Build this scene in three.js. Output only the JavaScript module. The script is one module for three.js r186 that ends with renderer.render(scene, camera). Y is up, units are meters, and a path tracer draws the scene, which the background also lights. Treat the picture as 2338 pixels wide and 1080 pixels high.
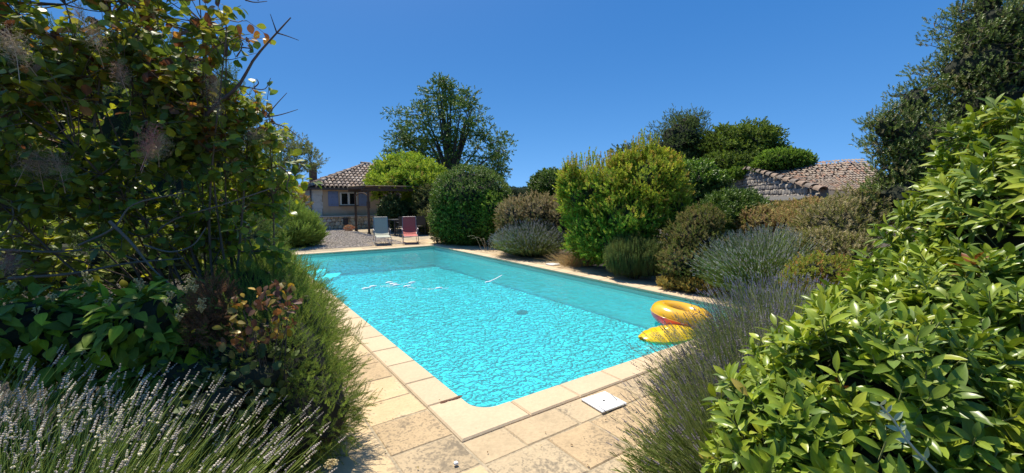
import * as THREE from 'three';
import { mergeGeometries } from 'three/addons/utils/BufferGeometryUtils.js';
import { ImprovedNoise } from 'three/addons/math/ImprovedNoise.js';

// ---------------------------------------------------------------- camera, sky, sun, exposure
const scene = new THREE.Scene();
const EYE = 1.65, FOCAL = 952, YAW = THREE.MathUtils.degToRad(35.25), PITCH = THREE.MathUtils.degToRad(4.98);
const FW = new THREE.Vector3(Math.sin(YAW), 0, -Math.cos(YAW)), RT = new THREE.Vector3(Math.cos(YAW), 0, Math.sin(YAW));
const camera = new THREE.PerspectiveCamera(2 * THREE.MathUtils.radToDeg(Math.atan(540 / FOCAL)), 1024 / 473, 0.05, 3000);
camera.position.set(0, EYE, 0);
camera.lookAt(FW.x * Math.cos(PITCH), EYE - Math.sin(PITCH), FW.z * Math.cos(PITCH));
scene.add(camera);

const SUN = new THREE.Vector3(0.10, 1.98, -1).normalize();        // high summer sun beyond the pool
const renderer = new THREE.WebGLRenderer({ antialias: true });
renderer.toneMapping = THREE.LinearToneMapping;
renderer.toneMappingExposure = 1.62;
renderer.shadowMap.enabled = true;
{
  const W = 512, H = 256, d = new Float32Array(W * H * 4);
  for (let j = 0; j < H; j++) for (let i = 0; i < W; i++) {
    const el = ((j + 0.5) / H - 0.5) * Math.PI, s = Math.max(0, Math.sin(el));
    const lon = ((i + 0.5) / W - 0.5) * 2 * Math.PI;
    const v = new THREE.Vector3(Math.cos(el) * Math.cos(lon), Math.sin(el), Math.cos(el) * Math.sin(lon));
    const k = Math.pow(1 - s, 4.2), hz = Math.pow(1 - s, 16), aur = Math.pow(Math.max(0, v.dot(SUN)), 10) * 0.30;
    let c = [0.022 + 0.095 * k + 0.05 * hz + aur, 0.118 + 0.205 * k + 0.05 * hz + aur, 0.355 + 0.300 * k + 0.03 * hz + aur];
    if (el < 0) c = [0.16, 0.15, 0.10];
    d.set([c[0], c[1], c[2], 1], (j * W + i) * 4);
  }
  const t = new THREE.DataTexture(d, W, H, THREE.RGBAFormat, THREE.FloatType);
  t.mapping = THREE.EquirectangularReflectionMapping; t.magFilter = THREE.LinearFilter; t.minFilter = THREE.LinearFilter;
  t.colorSpace = THREE.LinearSRGBColorSpace; t.needsUpdate = true;
  scene.background = t; scene.environment = t; scene.name = 'garden';
}
const sun = new THREE.DirectionalLight(new THREE.Color(1, 0.93, 0.79), 4.4);
sun.name = 'sun'; sun.castShadow = true;
sun.position.copy(SUN).multiplyScalar(60).add(new THREE.Vector3(5, 0, -10)); sun.target.position.set(5, 0, -10);
Object.assign(sun.shadow.camera, { left: -30, right: 30, top: 30, bottom: -30, near: 1, far: 140 }); sun.shadow.mapSize.set(2048, 2048);
scene.add(sun, sun.target);

// ---------------------------------------------------------------- helpers
function rng(seed) { let a = seed >>> 0; return () => { a = (a + 0x6D2B79F5) >>> 0; let t = Math.imul(a ^ (a >>> 15), 1 | a); t = (t + Math.imul(t ^ (t >>> 7), 61 | t)) ^ t; return ((t ^ (t >>> 14)) >>> 0) / 4294967296; }; }
const V = (x, y, z) => new THREE.Vector3(x, y, z);
const PN = new ImprovedNoise();
const lerp = (a, b, t) => a + (b - a) * t, clamp = (x, a = 0, b = 1) => Math.min(b, Math.max(a, x));
const smooth = (a, b, x) => { const t = clamp((x - a) / (b - a)); return t * t * (3 - 2 * t); };
// metres to the right of and ahead of the standpoint, height over the terrace
const loc = (r, f, y = 0) => V(RT.x * r + FW.x * f, y, RT.z * r + FW.z * f);
// the place seen at a spot of the 2338 x 1080 photograph, that far ahead
function at(px, py, f) {
  const cp = Math.cos(PITCH), sp = Math.sin(PITCH), u = (px - 1169) / FOCAL, w = (540 - py) / FOCAL;
  const fwd = cp + w * sp, up = w * cp - sp, k = f / fwd;
  return loc(u * k, f, EYE + up * k);
}
const C3 = (r, g, b) => new THREE.Color().setRGB(r, g, b);
const used = {};
function numbered(n) { const k = used[n] = (used[n] ?? -1) + 1; return k ? `${n}_${String(k).padStart(3, '0')}` : n; }
function shadows(o) { o.castShadow = o.receiveShadow = true; return o; }
function thing(name, label, category, pos = V(0, 0, 0), turn = 0, group) {
  const o = new THREE.Group(); o.name = numbered(name); o.position.copy(pos); o.rotation.y = turn;
  o.userData = { label, category, kind: 'thing' }; delete o.userData.kind; if (group) o.userData.group = group;
  scene.add(o); return o;
}
function structure(name, geo, mat) {
  const o = geo ? new THREE.Mesh(geo, mat) : new THREE.Group();
  o.name = numbered(name); o.userData.kind = 'structure'; scene.add(o); return shadows(o);
}
function part(name, geo, mat, parent, kind) {
  const m = shadows(new THREE.Mesh(geo, mat)); m.name = name; if (kind) m.userData.kind = kind; parent.add(m); return m;
}
const std = (r, g, b, o = {}) => new THREE.MeshStandardMaterial({ color: C3(r, g, b), roughness: 0.85, ...o });
function join(list) {
  return mergeGeometries(list.map((g) => {
    let q = g.index ? g.toNonIndexed() : g.clone();
    for (const k of Object.keys(q.attributes)) if (!['position', 'normal', 'uv', 'color'].includes(k)) q.deleteAttribute(k);
    if (!q.attributes.normal) q.computeVertexNormals();
    if (!q.attributes.uv) q.setAttribute('uv', new THREE.BufferAttribute(new Float32Array(q.attributes.position.count * 2), 2));
    return q;
  }), false);
}
function box(w, h, d, x = 0, y = 0, z = 0) { const g = new THREE.BoxGeometry(w, h, d); g.translate(x, y, z); return g; }
// tapered tube through points
function tube(pts, r0, r1, seg = 6, cap = true) {
  const n = pts.length, pos = [], nor = [], uv = [], idx = []; let side = null, len = 0;
  for (let i = 0; i < n; i++) {
    const t = V(0, 0, 0).subVectors(pts[Math.min(n - 1, i + 1)], pts[Math.max(0, i - 1)]).normalize();
    if (!side) side = V(0, 0, 0).crossVectors(t, Math.abs(t.y) > 0.9 ? V(1, 0, 0) : V(0, 1, 0)).normalize();
    side.addScaledVector(t, -side.dot(t)).normalize();
    const b = V(0, 0, 0).crossVectors(t, side), r = lerp(r0, r1, i / (n - 1));
    if (i) len += pts[i].distanceTo(pts[i - 1]);
    for (let k = 0; k <= seg; k++) {
      const a = k / seg * Math.PI * 2, c = Math.cos(a), s = Math.sin(a), m = [side.x * c + b.x * s, side.y * c + b.y * s, side.z * c + b.z * s];
      pos.push(pts[i].x + m[0] * r, pts[i].y + m[1] * r, pts[i].z + m[2] * r); nor.push(...m); uv.push(k / seg, len);
    }
  }
  for (let i = 0; i < n - 1; i++) for (let k = 0; k < seg; k++) { const a = i * (seg + 1) + k, c = a + seg + 1; idx.push(a, a + 1, c, a + 1, c + 1, c); }
  if (cap) for (const e of [0, n - 1]) { const o = e * (seg + 1); for (let k = 1; k < seg - 1; k++) e ? idx.push(o, o + k, o + k + 1) : idx.push(o, o + k + 1, o + k); }
  const g = new THREE.BufferGeometry();
  g.setAttribute('position', new THREE.Float32BufferAttribute(pos, 3)); g.setAttribute('normal', new THREE.Float32BufferAttribute(nor, 3)); g.setAttribute('uv', new THREE.Float32BufferAttribute(uv, 2)); g.setIndex(idx);
  return g;
}
function curve(pts, n) { return new THREE.CatmullRomCurve3(pts).getPoints(n); }
// a flat piece with bevelled rim: outline in x, z (metres), its top at y = 0
function slab(outline, thick, bevel = 0.006, holes = 0) {
  const s = new THREE.Shape(outline.map(([x, z]) => new THREE.Vector2(x, -z)));
  const g = new THREE.ExtrudeGeometry(s, { depth: thick - bevel * 2, bevelEnabled: true, bevelThickness: bevel, bevelSize: bevel, bevelOffset: -bevel, bevelSegments: 1, curveSegments: 8 });
  g.rotateX(-Math.PI / 2); g.translate(0, -thick + bevel, 0);
  return g;
}
// repeating textures
function lattice(n, seed) { const r = rng(seed), a = new Float32Array(n * n); for (let i = 0; i < a.length; i++) a[i] = r(); return a; }
function fbmTile(u, v, per, oct, lats) {
  let s = 0, a = 0.5, tot = 0;
  for (let o = 0; o < oct; o++) {
    const p = per << o, L = lats[o % lats.length], x = u * p, y = v * p, xi = Math.floor(x), yi = Math.floor(y);
    let fx = x - xi, fy = y - yi; fx = fx * fx * (3 - 2 * fx); fy = fy * fy * (3 - 2 * fy);
    const q = (i, j) => L[(((j % p + p) % p) % 256) * 256 + (((i % p + p) % p) % 256)];
    s += a * lerp(lerp(q(xi, yi), q(xi + 1, yi), fx), lerp(q(xi, yi + 1), q(xi + 1, yi + 1), fx), fy); tot += a; a *= 0.55;
  }
  return s / tot;
}
const LATS = [lattice(256, 11), lattice(256, 12), lattice(256, 13)];
const toS = (x) => Math.round(255 * clamp(x <= 0.0031308 ? x * 12.92 : 1.055 * Math.pow(x, 1 / 2.4) - 0.055));
function tex(size, fn, srgb = true) {
  const d = new Uint8Array(size * size * 4);
  for (let j = 0; j < size; j++) for (let i = 0; i < size; i++) {
    const c = fn((i + 0.5) / size, (j + 0.5) / size), o = (j * size + i) * 4;
    if (srgb) { d[o] = toS(c[0]); d[o + 1] = toS(c[1]); d[o + 2] = toS(c[2]); } else d[o] = d[o + 1] = d[o + 2] = Math.round(255 * clamp(c));
    d[o + 3] = 255;
  }
  const t = new THREE.DataTexture(d, size, size); t.wrapS = t.wrapT = THREE.RepeatWrapping; t.magFilter = THREE.LinearFilter; t.minFilter = THREE.LinearFilter;
  if (srgb) t.colorSpace = THREE.SRGBColorSpace; t.needsUpdate = true; return t;
}
function scaled(t, s) { const c = t.clone(); c.repeat.set(s, s); c.needsUpdate = true; return c; }
// planar uv in metres from x and z (or x, y / z, y for walls)
function uvFrom(g, a, b, ox = 0, oy = 0) {
  const p = g.attributes.position, uv = new Float32Array(p.count * 2), get = { x: 'getX', y: 'getY', z: 'getZ' };
  for (let i = 0; i < p.count; i++) { uv[i * 2] = p[get[a]](i) + ox; uv[i * 2 + 1] = p[get[b]](i) + oy; }
  g.setAttribute('uv', new THREE.BufferAttribute(uv, 2)); return g;
}

// ---------------------------------------------------------------- ground, terrace, pool
const PX0 = 1.59, PX1 = 6.40, PZ0 = -2.70, PZ1 = -14.02, COPE = 0.30;      // inner edges of the coping
const WATER = -0.125, FLOOR = -0.72;
function sheetWithHole(x0, x1, z0, z1, y) {
  const s = new THREE.Shape([[x0, -z0], [x1, -z0], [x1, -z1], [x0, -z1]].map((p) => new THREE.Vector2(...p)));
  const m = 0.14;
  s.holes.push(new THREE.Path([[PX0 - m, -PZ0 - m], [PX0 - m, -PZ1 + m], [PX1 + m, -PZ1 + m], [PX1 + m, -PZ0 - m]].map((p) => new THREE.Vector2(...p))));
  const g = new THREE.ShapeGeometry(s); g.rotateX(-Math.PI / 2); g.translate(0, y, 0); return uvFrom(g, 'x', 'z');
}
const soilTex = tex(512, (u, v) => {
  const a = fbmTile(u, v, 6, 5, LATS), b = fbmTile(u + 0.3, v, 40, 3, LATS), k = 0.55 + 0.9 * (b - 0.5) * 2 * 0.7;
  return [0.058 * k + 0.035 * a, 0.046 * k + 0.030 * a, 0.030 * k + 0.018 * a];
});
structure('ground', sheetWithHole(-900, 900, -900, 900, -0.045), new THREE.MeshStandardMaterial({ map: scaled(soilTex, 0.5), roughness: 1 }));

const stoneBump = tex(512, (u, v) => 0.5 + 0.6 * (fbmTile(u, v, 48, 4, LATS) - 0.5) + 0.3 * (fbmTile(u, v, 6, 3, LATS) - 0.5), false);
// golden reconstituted stone, worn through to dark lichen in patches
const slabTex = tex(1024, (u, v) => {
  const big = fbmTile(u, v, 4, 4, LATS), mid = fbmTile(u + 0.41, v + 0.2, 14, 4, LATS), fine = fbmTile(u, v, 110, 3, LATS), spk = fbmTile(u + 0.7, v, 170, 2, LATS);
  let lich = smooth(0.52, 0.80, big * 0.62 + mid * 0.38 + (fine - 0.5) * 0.50);
  lich = Math.max(lich * 0.85, smooth(0.60, 0.70, spk) * 0.65 * smooth(0.38, 0.6, big));
  const k = 0.86 + 0.34 * (mid - 0.5) + 0.25 * (fine - 0.5), base = [0.55 * k, 0.425 * k, 0.265 * k], dark = [0.155, 0.128, 0.092];
  return base.map((c, i) => lerp(c, dark[i], lich));
});
const cleanTex = tex(1024, (u, v) => {
  const big = fbmTile(u + 0.13, v + 0.37, 4, 4, LATS), mid = fbmTile(u + 0.7, v + 0.1, 14, 4, LATS), fine = fbmTile(u, v + 0.4, 110, 3, LATS);
  const lich = smooth(0.58, 0.80, big * 0.6 + mid * 0.4 + (fine - 0.5) * 0.6) * 0.7, pale = smooth(0.55, 0.75, mid) * 0.25, k = 0.92 + 0.22 * (mid - 0.5) + 0.22 * (fine - 0.5), base = [0.58 * k, 0.445 * k, 0.265 * k];
  return base.map((c, i) => lerp(lerp(c, [0.60, 0.50, 0.35][i], pale), [0.22, 0.18, 0.125][i], lich));
});
const slabMats = [0, 1, 2, 3].map((i) => new THREE.MeshStandardMaterial({ map: scaled(i === 3 ? cleanTex : slabTex, [0.42, 0.47, 0.38, 0.5][i]), color: C3(...[[1, 1, 1], [1.0, 0.94, 0.87], [0.98, 0.96, 0.94], [1.08, 1.03, 0.99]][i]), roughness: 0.95, bumpMap: scaled(stoneBump, 1.1), bumpScale: 0.006 }));
const groutTex = tex(512, (u, v) => { const a = fbmTile(u, v, 8, 5, LATS), b = fbmTile(u, v, 90, 2, LATS), k = 0.7 + 0.5 * (b - 0.5) + 0.35 * (a - 0.5); return [0.50 * k, 0.405 * k, 0.27 * k]; });
const terrace = structure('terrace', sheetWithHole(0.15, 7.75, -16.4, 1.5, -0.0065), new THREE.MeshStandardMaterial({ map: scaled(groutTex, 0.6), roughness: 1 }));
{
  const R = rng(5);
  const lay = (x0, x1, z0, z1) => {
    const j = 0.006, w = x1 - x0, d = z1 - z0, q = () => (R() - 0.5) * 0.012;
    const g = slab([[j + q(), j + q()], [w / 2 + q(), j + q() * 0.6], [w - j + q(), j + q()], [w - j + q(), d - j + q()], [w / 2 + q(), d - j + q() * 0.6], [j + q(), d - j + q()]], 0.03, 0.007);
    uvFrom(g, 'x', 'z', R() * 9, R() * 9);
    const m = part('paving_stone', g, slabMats[Math.floor(R() * 4)], terrace); m.position.set(x0, 0.0 + (R() - 0.5) * 0.005, z0);
    m.rotation.set((R() - 0.5) * 0.006, 0, (R() - 0.5) * 0.006);
  };
  const courseZ = (x0, x1, za, zb, lo, hi) => { let z = za; while (z < zb - 0.02) { let n = lo + R() * (hi - lo); if (zb - z - n < lo * 0.6) n = zb - z; lay(x0, x1, z, z + n); z += n; } };
  const courseX = (z0, z1, xa, xb, lo, hi) => { let x = xa; while (x < xb - 0.02) { let n = lo + R() * (hi - lo); if (xb - x - n < lo * 0.6) n = xb - x; lay(x, x + n, z0, z1); x += n; } };
  const ox0 = PX0 - COPE - 0.004, oz0 = PZ0 + COPE - 0.02, ox1 = PX1 + COPE + 0.004, oz1 = PZ1 - COPE - 0.004;
  // left of the pool and on towards the standpoint
  courseZ(ox0 - 0.45, ox0, -14.2, 0.4, 0.25, 0.46); courseZ(ox0 - 0.90, ox0 - 0.45, -14.2, 0.4, 0.28, 0.5); courseZ(ox0 - 1.35, ox0 - 0.90, -2.2, 0.4, 0.36, 0.6);
  // the near end
  courseX(oz0, oz0 + 0.30, ox0, 7.4, 0.30, 0.52); courseX(oz0 + 0.30, oz0 + 0.72, ox0, 7.4, 0.32, 0.56); courseX(oz0 + 0.72, oz0 + 1.06, ox0, 7, 0.3, 0.52); courseX(oz0 + 1.06, oz0 + 1.32, ox0, 6, 0.3, 0.5); courseX(oz0 + 1.32, oz0 + 1.8, ox0, 4, 0.4, 0.66);
  // the right side and the far end
  courseZ(ox1, ox1 + 0.42, -14.2, oz0, 0.4, 0.62); courseZ(ox1 + 0.42, ox1 + 0.84, -14.2, oz0, 0.4, 0.62);
  courseX(oz1 - 0.48, oz1, 3.4, 7.6, 0.42, 0.66); courseX(oz1 - 0.98, oz1 - 0.48, 4.4, 7.6, 0.42, 0.66); courseX(oz1 - 1.5, oz1 - 0.98, 4.6, 7.6, 0.42, 0.66); courseX(oz1 - 2.05, oz1 - 1.5, 4.6, 7.6, 0.42, 0.66);
}
// coping of smooth cream stone
const copeTex = tex(512, (u, v) => { const a = fbmTile(u, v, 5, 4, LATS), b = fbmTile(u, v, 80, 3, LATS), k = 0.93 + 0.16 * (a - 0.5) + 0.16 * (b - 0.5); return [0.60 * k, 0.465 * k, 0.305 * k]; });
const copeMats = [[1, 1, 1], [1.0, 0.97, 0.95], [0.95, 0.95, 0.95]].map((c) => new THREE.MeshStandardMaterial({ map: scaled(copeTex, 0.7), color: C3(...c), roughness: 0.9, bumpMap: scaled(stoneBump, 1.5), bumpScale: 0.0025 }));
const coping = structure('pool_coping');
{
  const R = rng(8), T = 0.055, top = 0.012, rad = 0.17;
  const put = (outline) => { const g = slab(outline, T, 0.012); uvFrom(g, 'x', 'z', R() * 7, R() * 7); const m = part('coping_stone', g, copeMats[Math.floor(R() * 3)], coping); m.position.y = top + (R() - 0.5) * 0.002; };
  const j = 0.0025, rect = (x0, x1, z0, z1) => put([[x0 + j, z0 + j], [x1 - j, z0 + j], [x1 - j, z1 - j], [x0 + j, z1 - j]]);
  const lip = 0.02, ix0 = PX0, ix1 = PX1, iz0 = PZ0, iz1 = PZ1, ox0 = PX0 - COPE, ox1 = PX1 + COPE, oz0 = PZ0 + COPE - 0.02, oz1 = PZ1 - COPE, cl = 0.30;
  const corner = (sx, sz, cx, cz, ox, oz) => {          // rounded inner corner
    const p = [[ox + sx * j, oz - sz * j], [cx + sx * cl - sx * j, oz - sz * j], [cx + sx * cl - sx * j, cz]];
    for (let k = 0; k <= 8; k++) { const a = k / 8 * Math.PI / 2; p.push([cx + sx * (rad - rad * Math.sin(a)), cz - sz * (rad - rad * Math.cos(a))]); }
    p.push([cx, cz - sz * cl + sz * j], [ox + sx * j, cz - sz * cl + sz * j]); put(p);
  };
  corner(1, 1, ix0, iz0, ox0, oz0); corner(-1, 1, ix1, iz0, ox1, oz0); corner(1, -1, ix0, iz1, ox0, oz1); corner(-1, -1, ix1, iz1, ox1, oz1);
  const nz = 22, nx = 8, za = iz1 + cl, zb = iz0 - cl, xa = ix0 + cl, xb = ix1 - cl;
  for (let k = 0; k < nz; k++) { const z0 = lerp(za, zb, k / nz), z1 = lerp(za, zb, (k + 1) / nz); rect(ox0, ix0, z0, z1); rect(ix1, ox1, z0, z1); }
  for (let k = 0; k < nx; k++) { const x0 = lerp(xa, xb, k / nx), x1 = lerp(xa, xb, (k + 1) / nx); rect(x0, x1, iz0, oz0); rect(x0, x1, oz1, iz1); }
}
// basin: liner walls, floor, corner steps
const liner = std(0.26, 0.95, 0.80, { roughness: 0.6 }), band = std(0.46, 0.62, 0.48, { roughness: 0.6 });
const netBump = tex(512, (u, v) => {
  const wu = u + 0.035 * (fbmTile(u, v, 6, 3, LATS) - 0.5), wv = v + 0.035 * (fbmTile(u + 0.5, v, 6, 3, LATS) - 0.5);
  const a = 1 - 2 * Math.abs(fbmTile(wu, wv, 14, 2, LATS) - 0.5) * 1.6, b = 1 - 2 * Math.abs(fbmTile(wu + 0.3, wv + 0.6, 22, 2, LATS) - 0.5) * 1.6;
  return 0.6 * a * a + 0.4 * b * b;
}, false);
const floorLiner = std(0.36, 0.93, 0.98, { roughness: 0.6, bumpMap: scaled(netBump, 0.60), bumpScale: 0.29 });
const basin = structure('pool_basin');
{
  const x0 = PX0 - 0.015, x1 = PX1 + 0.015, z0 = PZ0 + 0.015, z1 = PZ1 - 0.015, t = 0.1, h = -0.05 - FLOOR, y = (FLOOR - 0.05) / 2;
  part('basin_wall', box(t, h, z0 - z1 + 2 * t, x0 - t / 2, y, (z0 + z1) / 2), liner, basin); part('basin_wall', box(t, h, z0 - z1 + 2 * t, x1 + t / 2, y, (z0 + z1) / 2), liner, basin);
  part('basin_wall', box(x1 - x0, h, t, (x0 + x1) / 2, y, z0 + t / 2), liner, basin); part('basin_wall', box(x1 - x0, h, t, (x0 + x1) / 2, y, z1 - t / 2), liner, basin);
  const bh = 0.13, by = -0.05 - bh / 2, e = 0.004;
  part('waterline_band', box(e, bh, z0 - z1 - 2 * e, x0 + e / 2, by, (z0 + z1) / 2), band, basin); part('waterline_band', box(e, bh, z0 - z1 - 2 * e, x1 - e / 2, by, (z0 + z1) / 2), band, basin);
  part('waterline_band', box(x1 - x0, bh, e, (x0 + x1) / 2, by, z0 - e / 2), band, basin); part('waterline_band', box(x1 - x0, bh, e, (x0 + x1) / 2, by, z1 + e / 2), band, basin);
  part('basin_floor', uvFrom(box(x1 - x0 + 2 * t, 0.1, z0 - z1 + 2 * t, (x0 + x1) / 2, FLOOR - 0.05, (z0 + z1) / 2), 'x', 'z'), floorLiner, basin);
  for (let k = 0; k < 3; k++) {
    const pts = [], rr = 1.55 - k * 0.42, top = -0.62 + k * 0.15, c = [[0, 0]];
    for (let a = 0; a <= 10; a++) c.push([Math.sin(a / 10 * Math.PI / 2) * rr, Math.cos(a / 10 * Math.PI / 2) * rr]);
    const g = slab(c, 0.14, 0.012); g.translate(x0, top, z1); part('pool_step', g, std(0.66, 0.88, 0.86, { roughness: 0.6 }), basin);
  }
}
// water: a real rippled sheet
{
  const nx = 300, nz = 470, pos = [], uv = [], idx = [];
  const zAt = (k) => PZ0 - (PZ0 - PZ1) * (0.55 * k + 0.45 * k * k);
  const hgt = (x, z) => {
    const wx = x + 0.10 * PN.noise(x * 2.1, z * 2.1, 3.3), wz = z + 0.10 * PN.noise(x * 2.1, z * 2.1, 7.7);
    const r1 = 1 - Math.abs(PN.noise(wx * 5.2, wz * 6.0, 1.5)) * 2, r2 = 1 - Math.abs(PN.noise(wx * 10.5 + 7, wz * 11.5, 4.5)) * 2;
    const sw = PN.noise(x * 1.6, z * 2.4, 9.1), calm = smooth(-14, -10.5, z) * 0.75 + 0.25;
    const gust = 0.65 + 0.5 * PN.noise(x * 0.5, z * 0.5, 2.2);
    const edge = smooth(0, 0.9, PX1 - x + 0.1) * 0.65 + 0.35;
    return (0.011 * r1 * r1 + 0.0060 * r2 * r2 + 0.008 * sw) * calm * gust * edge * 1.8;
  };
  for (let j = 0; j <= nz; j++) for (let i = 0; i <= nx; i++) { const x = lerp(PX0 - 0.01, PX1 + 0.01, i / nx), z = zAt(j / nz); pos.push(x, WATER + hgt(x, z), z); uv.push(x, z); }
  for (let j = 0; j < nz; j++) for (let i = 0; i < nx; i++) { const a = j * (nx + 1) + i, b = a + nx + 1; idx.push(a, a + 1, b, a + 1, b + 1, b); }
  const g = new THREE.BufferGeometry(); g.setAttribute('position', new THREE.Float32BufferAttribute(pos, 3)); g.setAttribute('uv', new THREE.Float32BufferAttribute(uv, 2)); g.setIndex(idx); g.computeVertexNormals();
  const w = structure('water', g, new THREE.MeshPhysicalMaterial({ color: C3(0.26, 0.95, 1.0), roughness: 0.03, transmission: 0.83, thickness: 0, ior: 1.33 }));
}

// ---------------------------------------------------------------- buildings
// one curved roof tile: half barrel, wide end down, along +z, open side down; every tile a solid shell
function tileGeo(len, r0, r1, th = 0.018, seg = 7) {
  const pos = [], idx = [];
  for (const [rr0, rr1] of [[r0, r1], [r0 - th, r1 - th]]) for (const e of [0, 1]) for (let k = 0; k <= seg; k++) {
    const a = Math.PI * k / seg, r = e ? rr0 : rr1; pos.push(-Math.cos(a) * r, Math.sin(a) * r * 1.0, e * len);
  }
  const n = seg + 1;
  for (let k = 0; k < seg; k++) {
    idx.push(k, n + k, k + 1, k + 1, n + k, n + k + 1); const o = 2 * n; idx.push(o + k, o + k + 1, o + n + k, o + k + 1, o + n + k + 1, o + n + k);
    idx.push(n + k, 3 * n + k, n + k + 1, n + k + 1, 3 * n + k, 3 * n + k + 1); idx.push(k, k + 1, 2 * n + k, k + 1, 2 * n + k + 1, 2 * n + k);
  }
  const g = new THREE.BufferGeometry(); g.setAttribute('position', new THREE.Float32BufferAttribute(pos, 3)); g.setIndex(idx);
  const q = g.toNonIndexed(); q.computeVertexNormals(); q.setAttribute('uv', new THREE.BufferAttribute(new Float32Array(q.attributes.position.count * 2), 2)); return uvFrom(q, 'x', 'z');
}
const wearTex = tex(256, (u, v) => { const a = fbmTile(u, v, 5, 5, LATS), k = 0.55 + 0.9 * a; return [k, k * 0.985, k * 0.96]; });
const wornMat = (r, g, b, o = {}) => std(r, g, b, { map: scaled(wearTex, 1.3), roughness: 0.95, ...o });
// a slope of tiles: P(s, t) with s along the eave 0..1 and t from eave to ridge 0..1; keep(s, t) trims hips
function tileSlope(parent, P, cols, rows, mats, R, opt = {}) {
  const spots = [], geos = [0, 1, 2].map((k) => tileGeo(1, 0.5 * (0.98 + 0.02 * k), 0.40));
  for (let c = 0; c < cols; c++) for (let r = 0; r < rows; r++) {
    const s = (c + 0.5) / cols, t0 = r / rows, t1 = (r + 1.22) / rows; if (opt.keep && !opt.keep(s, (t0 + t1) / 2)) continue;
    const a = P(s, t1), b = P(s, t0), w = P((c + 1) / cols, t0).distanceTo(P(c / cols, t0));
    const z = V(0, 0, 0).subVectors(b, a), len = z.length(); z.normalize();
    const x = V(0, 0, 0).subVectors(P((c + 1) / cols, t0), P(c / cols, t0)).normalize(); let y = V(0, 0, 0).crossVectors(z, x); if (y.y < 0) { y.negate(); x.negate(); }
    z.addScaledVector(y, 0.10).normalize(); y = V(0, 0, 0).crossVectors(z, x); const x2 = V(0, 0, 0).crossVectors(y, z);
    const m = new THREE.Matrix4().makeBasis(x2.clone().multiplyScalar(w * 0.92), y.clone().multiplyScalar(w * 0.92 * (opt.flat ?? 1)), z.clone().multiplyScalar(len)); m.setPosition(a.x + y.x * (R() - 0.5) * 0.012, a.y + 0.01 + (R() - 0.5) * (opt.rough ?? 0.012), a.z);
    if (opt.rough) m.multiply(new THREE.Matrix4().makeRotationY((R() - 0.5) * 0.10));
    spots.push({ m, d: b.length(), k: Math.floor(R() * geos.length), mat: mats[Math.floor(R() * mats.length)] });
  }
  spots.sort((p, q) => p.d - q.d);
  const max = opt.max ?? 290, rest = spots.slice(max);
  for (const q of spots.slice(0, max)) { const o = part('roof_tile', geos[q.k], q.mat, parent); o.matrixAutoUpdate = true; q.m.decompose(o.position, o.quaternion, o.scale); }
  if (rest.length) { const im = new THREE.InstancedMesh(geos[0], mats[0], rest.length); rest.forEach((q, i) => { im.setMatrixAt(i, q.m); const c = q.mat.color, c0 = mats[0].color; im.setColorAt(i, new THREE.Color(c.r / c0.r, c.g / c0.g, c.b / c0.b)); }); im.name = 'roof_tiles'; im.userData.kind = 'stuff'; shadows(im); parent.add(im); }
}
function quad(a, b, c, d, u = 1, v = 1) {
  const g = new THREE.BufferGeometry(); g.setAttribute('position', new THREE.Float32BufferAttribute([a, b, c, d].flatMap((p) => [p.x, p.y, p.z]), 3));
  g.setAttribute('uv', new THREE.Float32BufferAttribute([0, 0, u, 0, u, v, 0, v], 2)); g.setIndex([0, 1, 2, 0, 2, 3]); g.computeVertexNormals(); return g;
}
// rubble: lumpy stones filling a wall face (x across, y up, z out); each one a mesh
const stoneGeos = [0, 1, 2, 3, 4, 5].map((k) => {
  const g = new THREE.IcosahedronGeometry(0.5, 1), p = g.attributes.position, R = rng(40 + k), key = {};
  for (let i = 0; i < p.count; i++) { const id = [p.getX(i), p.getY(i), p.getZ(i)].map((q) => q.toFixed(3)).join(); const f = key[id] ??= 0.86 + 0.24 * R(); const sq = (q) => Math.sign(q) * Math.pow(Math.abs(q) * 2, 0.62) / 2; p.setXYZ(i, sq(p.getX(i)) * f, sq(p.getY(i)) * f, sq(p.getZ(i)) * f); }
  g.computeVertexNormals(); return uvFrom(g, 'x', 'y');
});
function rubble(parent, w, h, size, mats, R, place, inside = () => true) {
  let y = 0;
  while (y < h - size * 0.25) {
    const rh = Math.min(size * (0.7 + 0.6 * R()), h - y); let x = -R() * size;
    while (x < w) {
      const rw = size * (0.7 + 1.2 * R()), cx = clamp(x + rw / 2, rw * 0.3, w - rw * 0.3), cy = y + rh / 2 + (R() - 0.5) * size * 0.3;
      if (inside(cx, cy)) { const m = part('wall_stone', stoneGeos[Math.floor(R() * 6)], mats[Math.floor(R() * mats.length)], parent); m.scale.set(rw * 0.97, rh * (0.85 + 0.3 * R()), size * (0.55 + 0.25 * R())); m.rotation.z = (R() - 0.5) * 0.25; place(m, cx, cy); }
      x += rw;
    }
    y += rh;
  }
}
const timber = wornMat(0.085, 0.052, 0.032), darkGlass = new THREE.MeshPhysicalMaterial({ color: C3(0.012, 0.013, 0.014), roughness: 0.08 });
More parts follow.
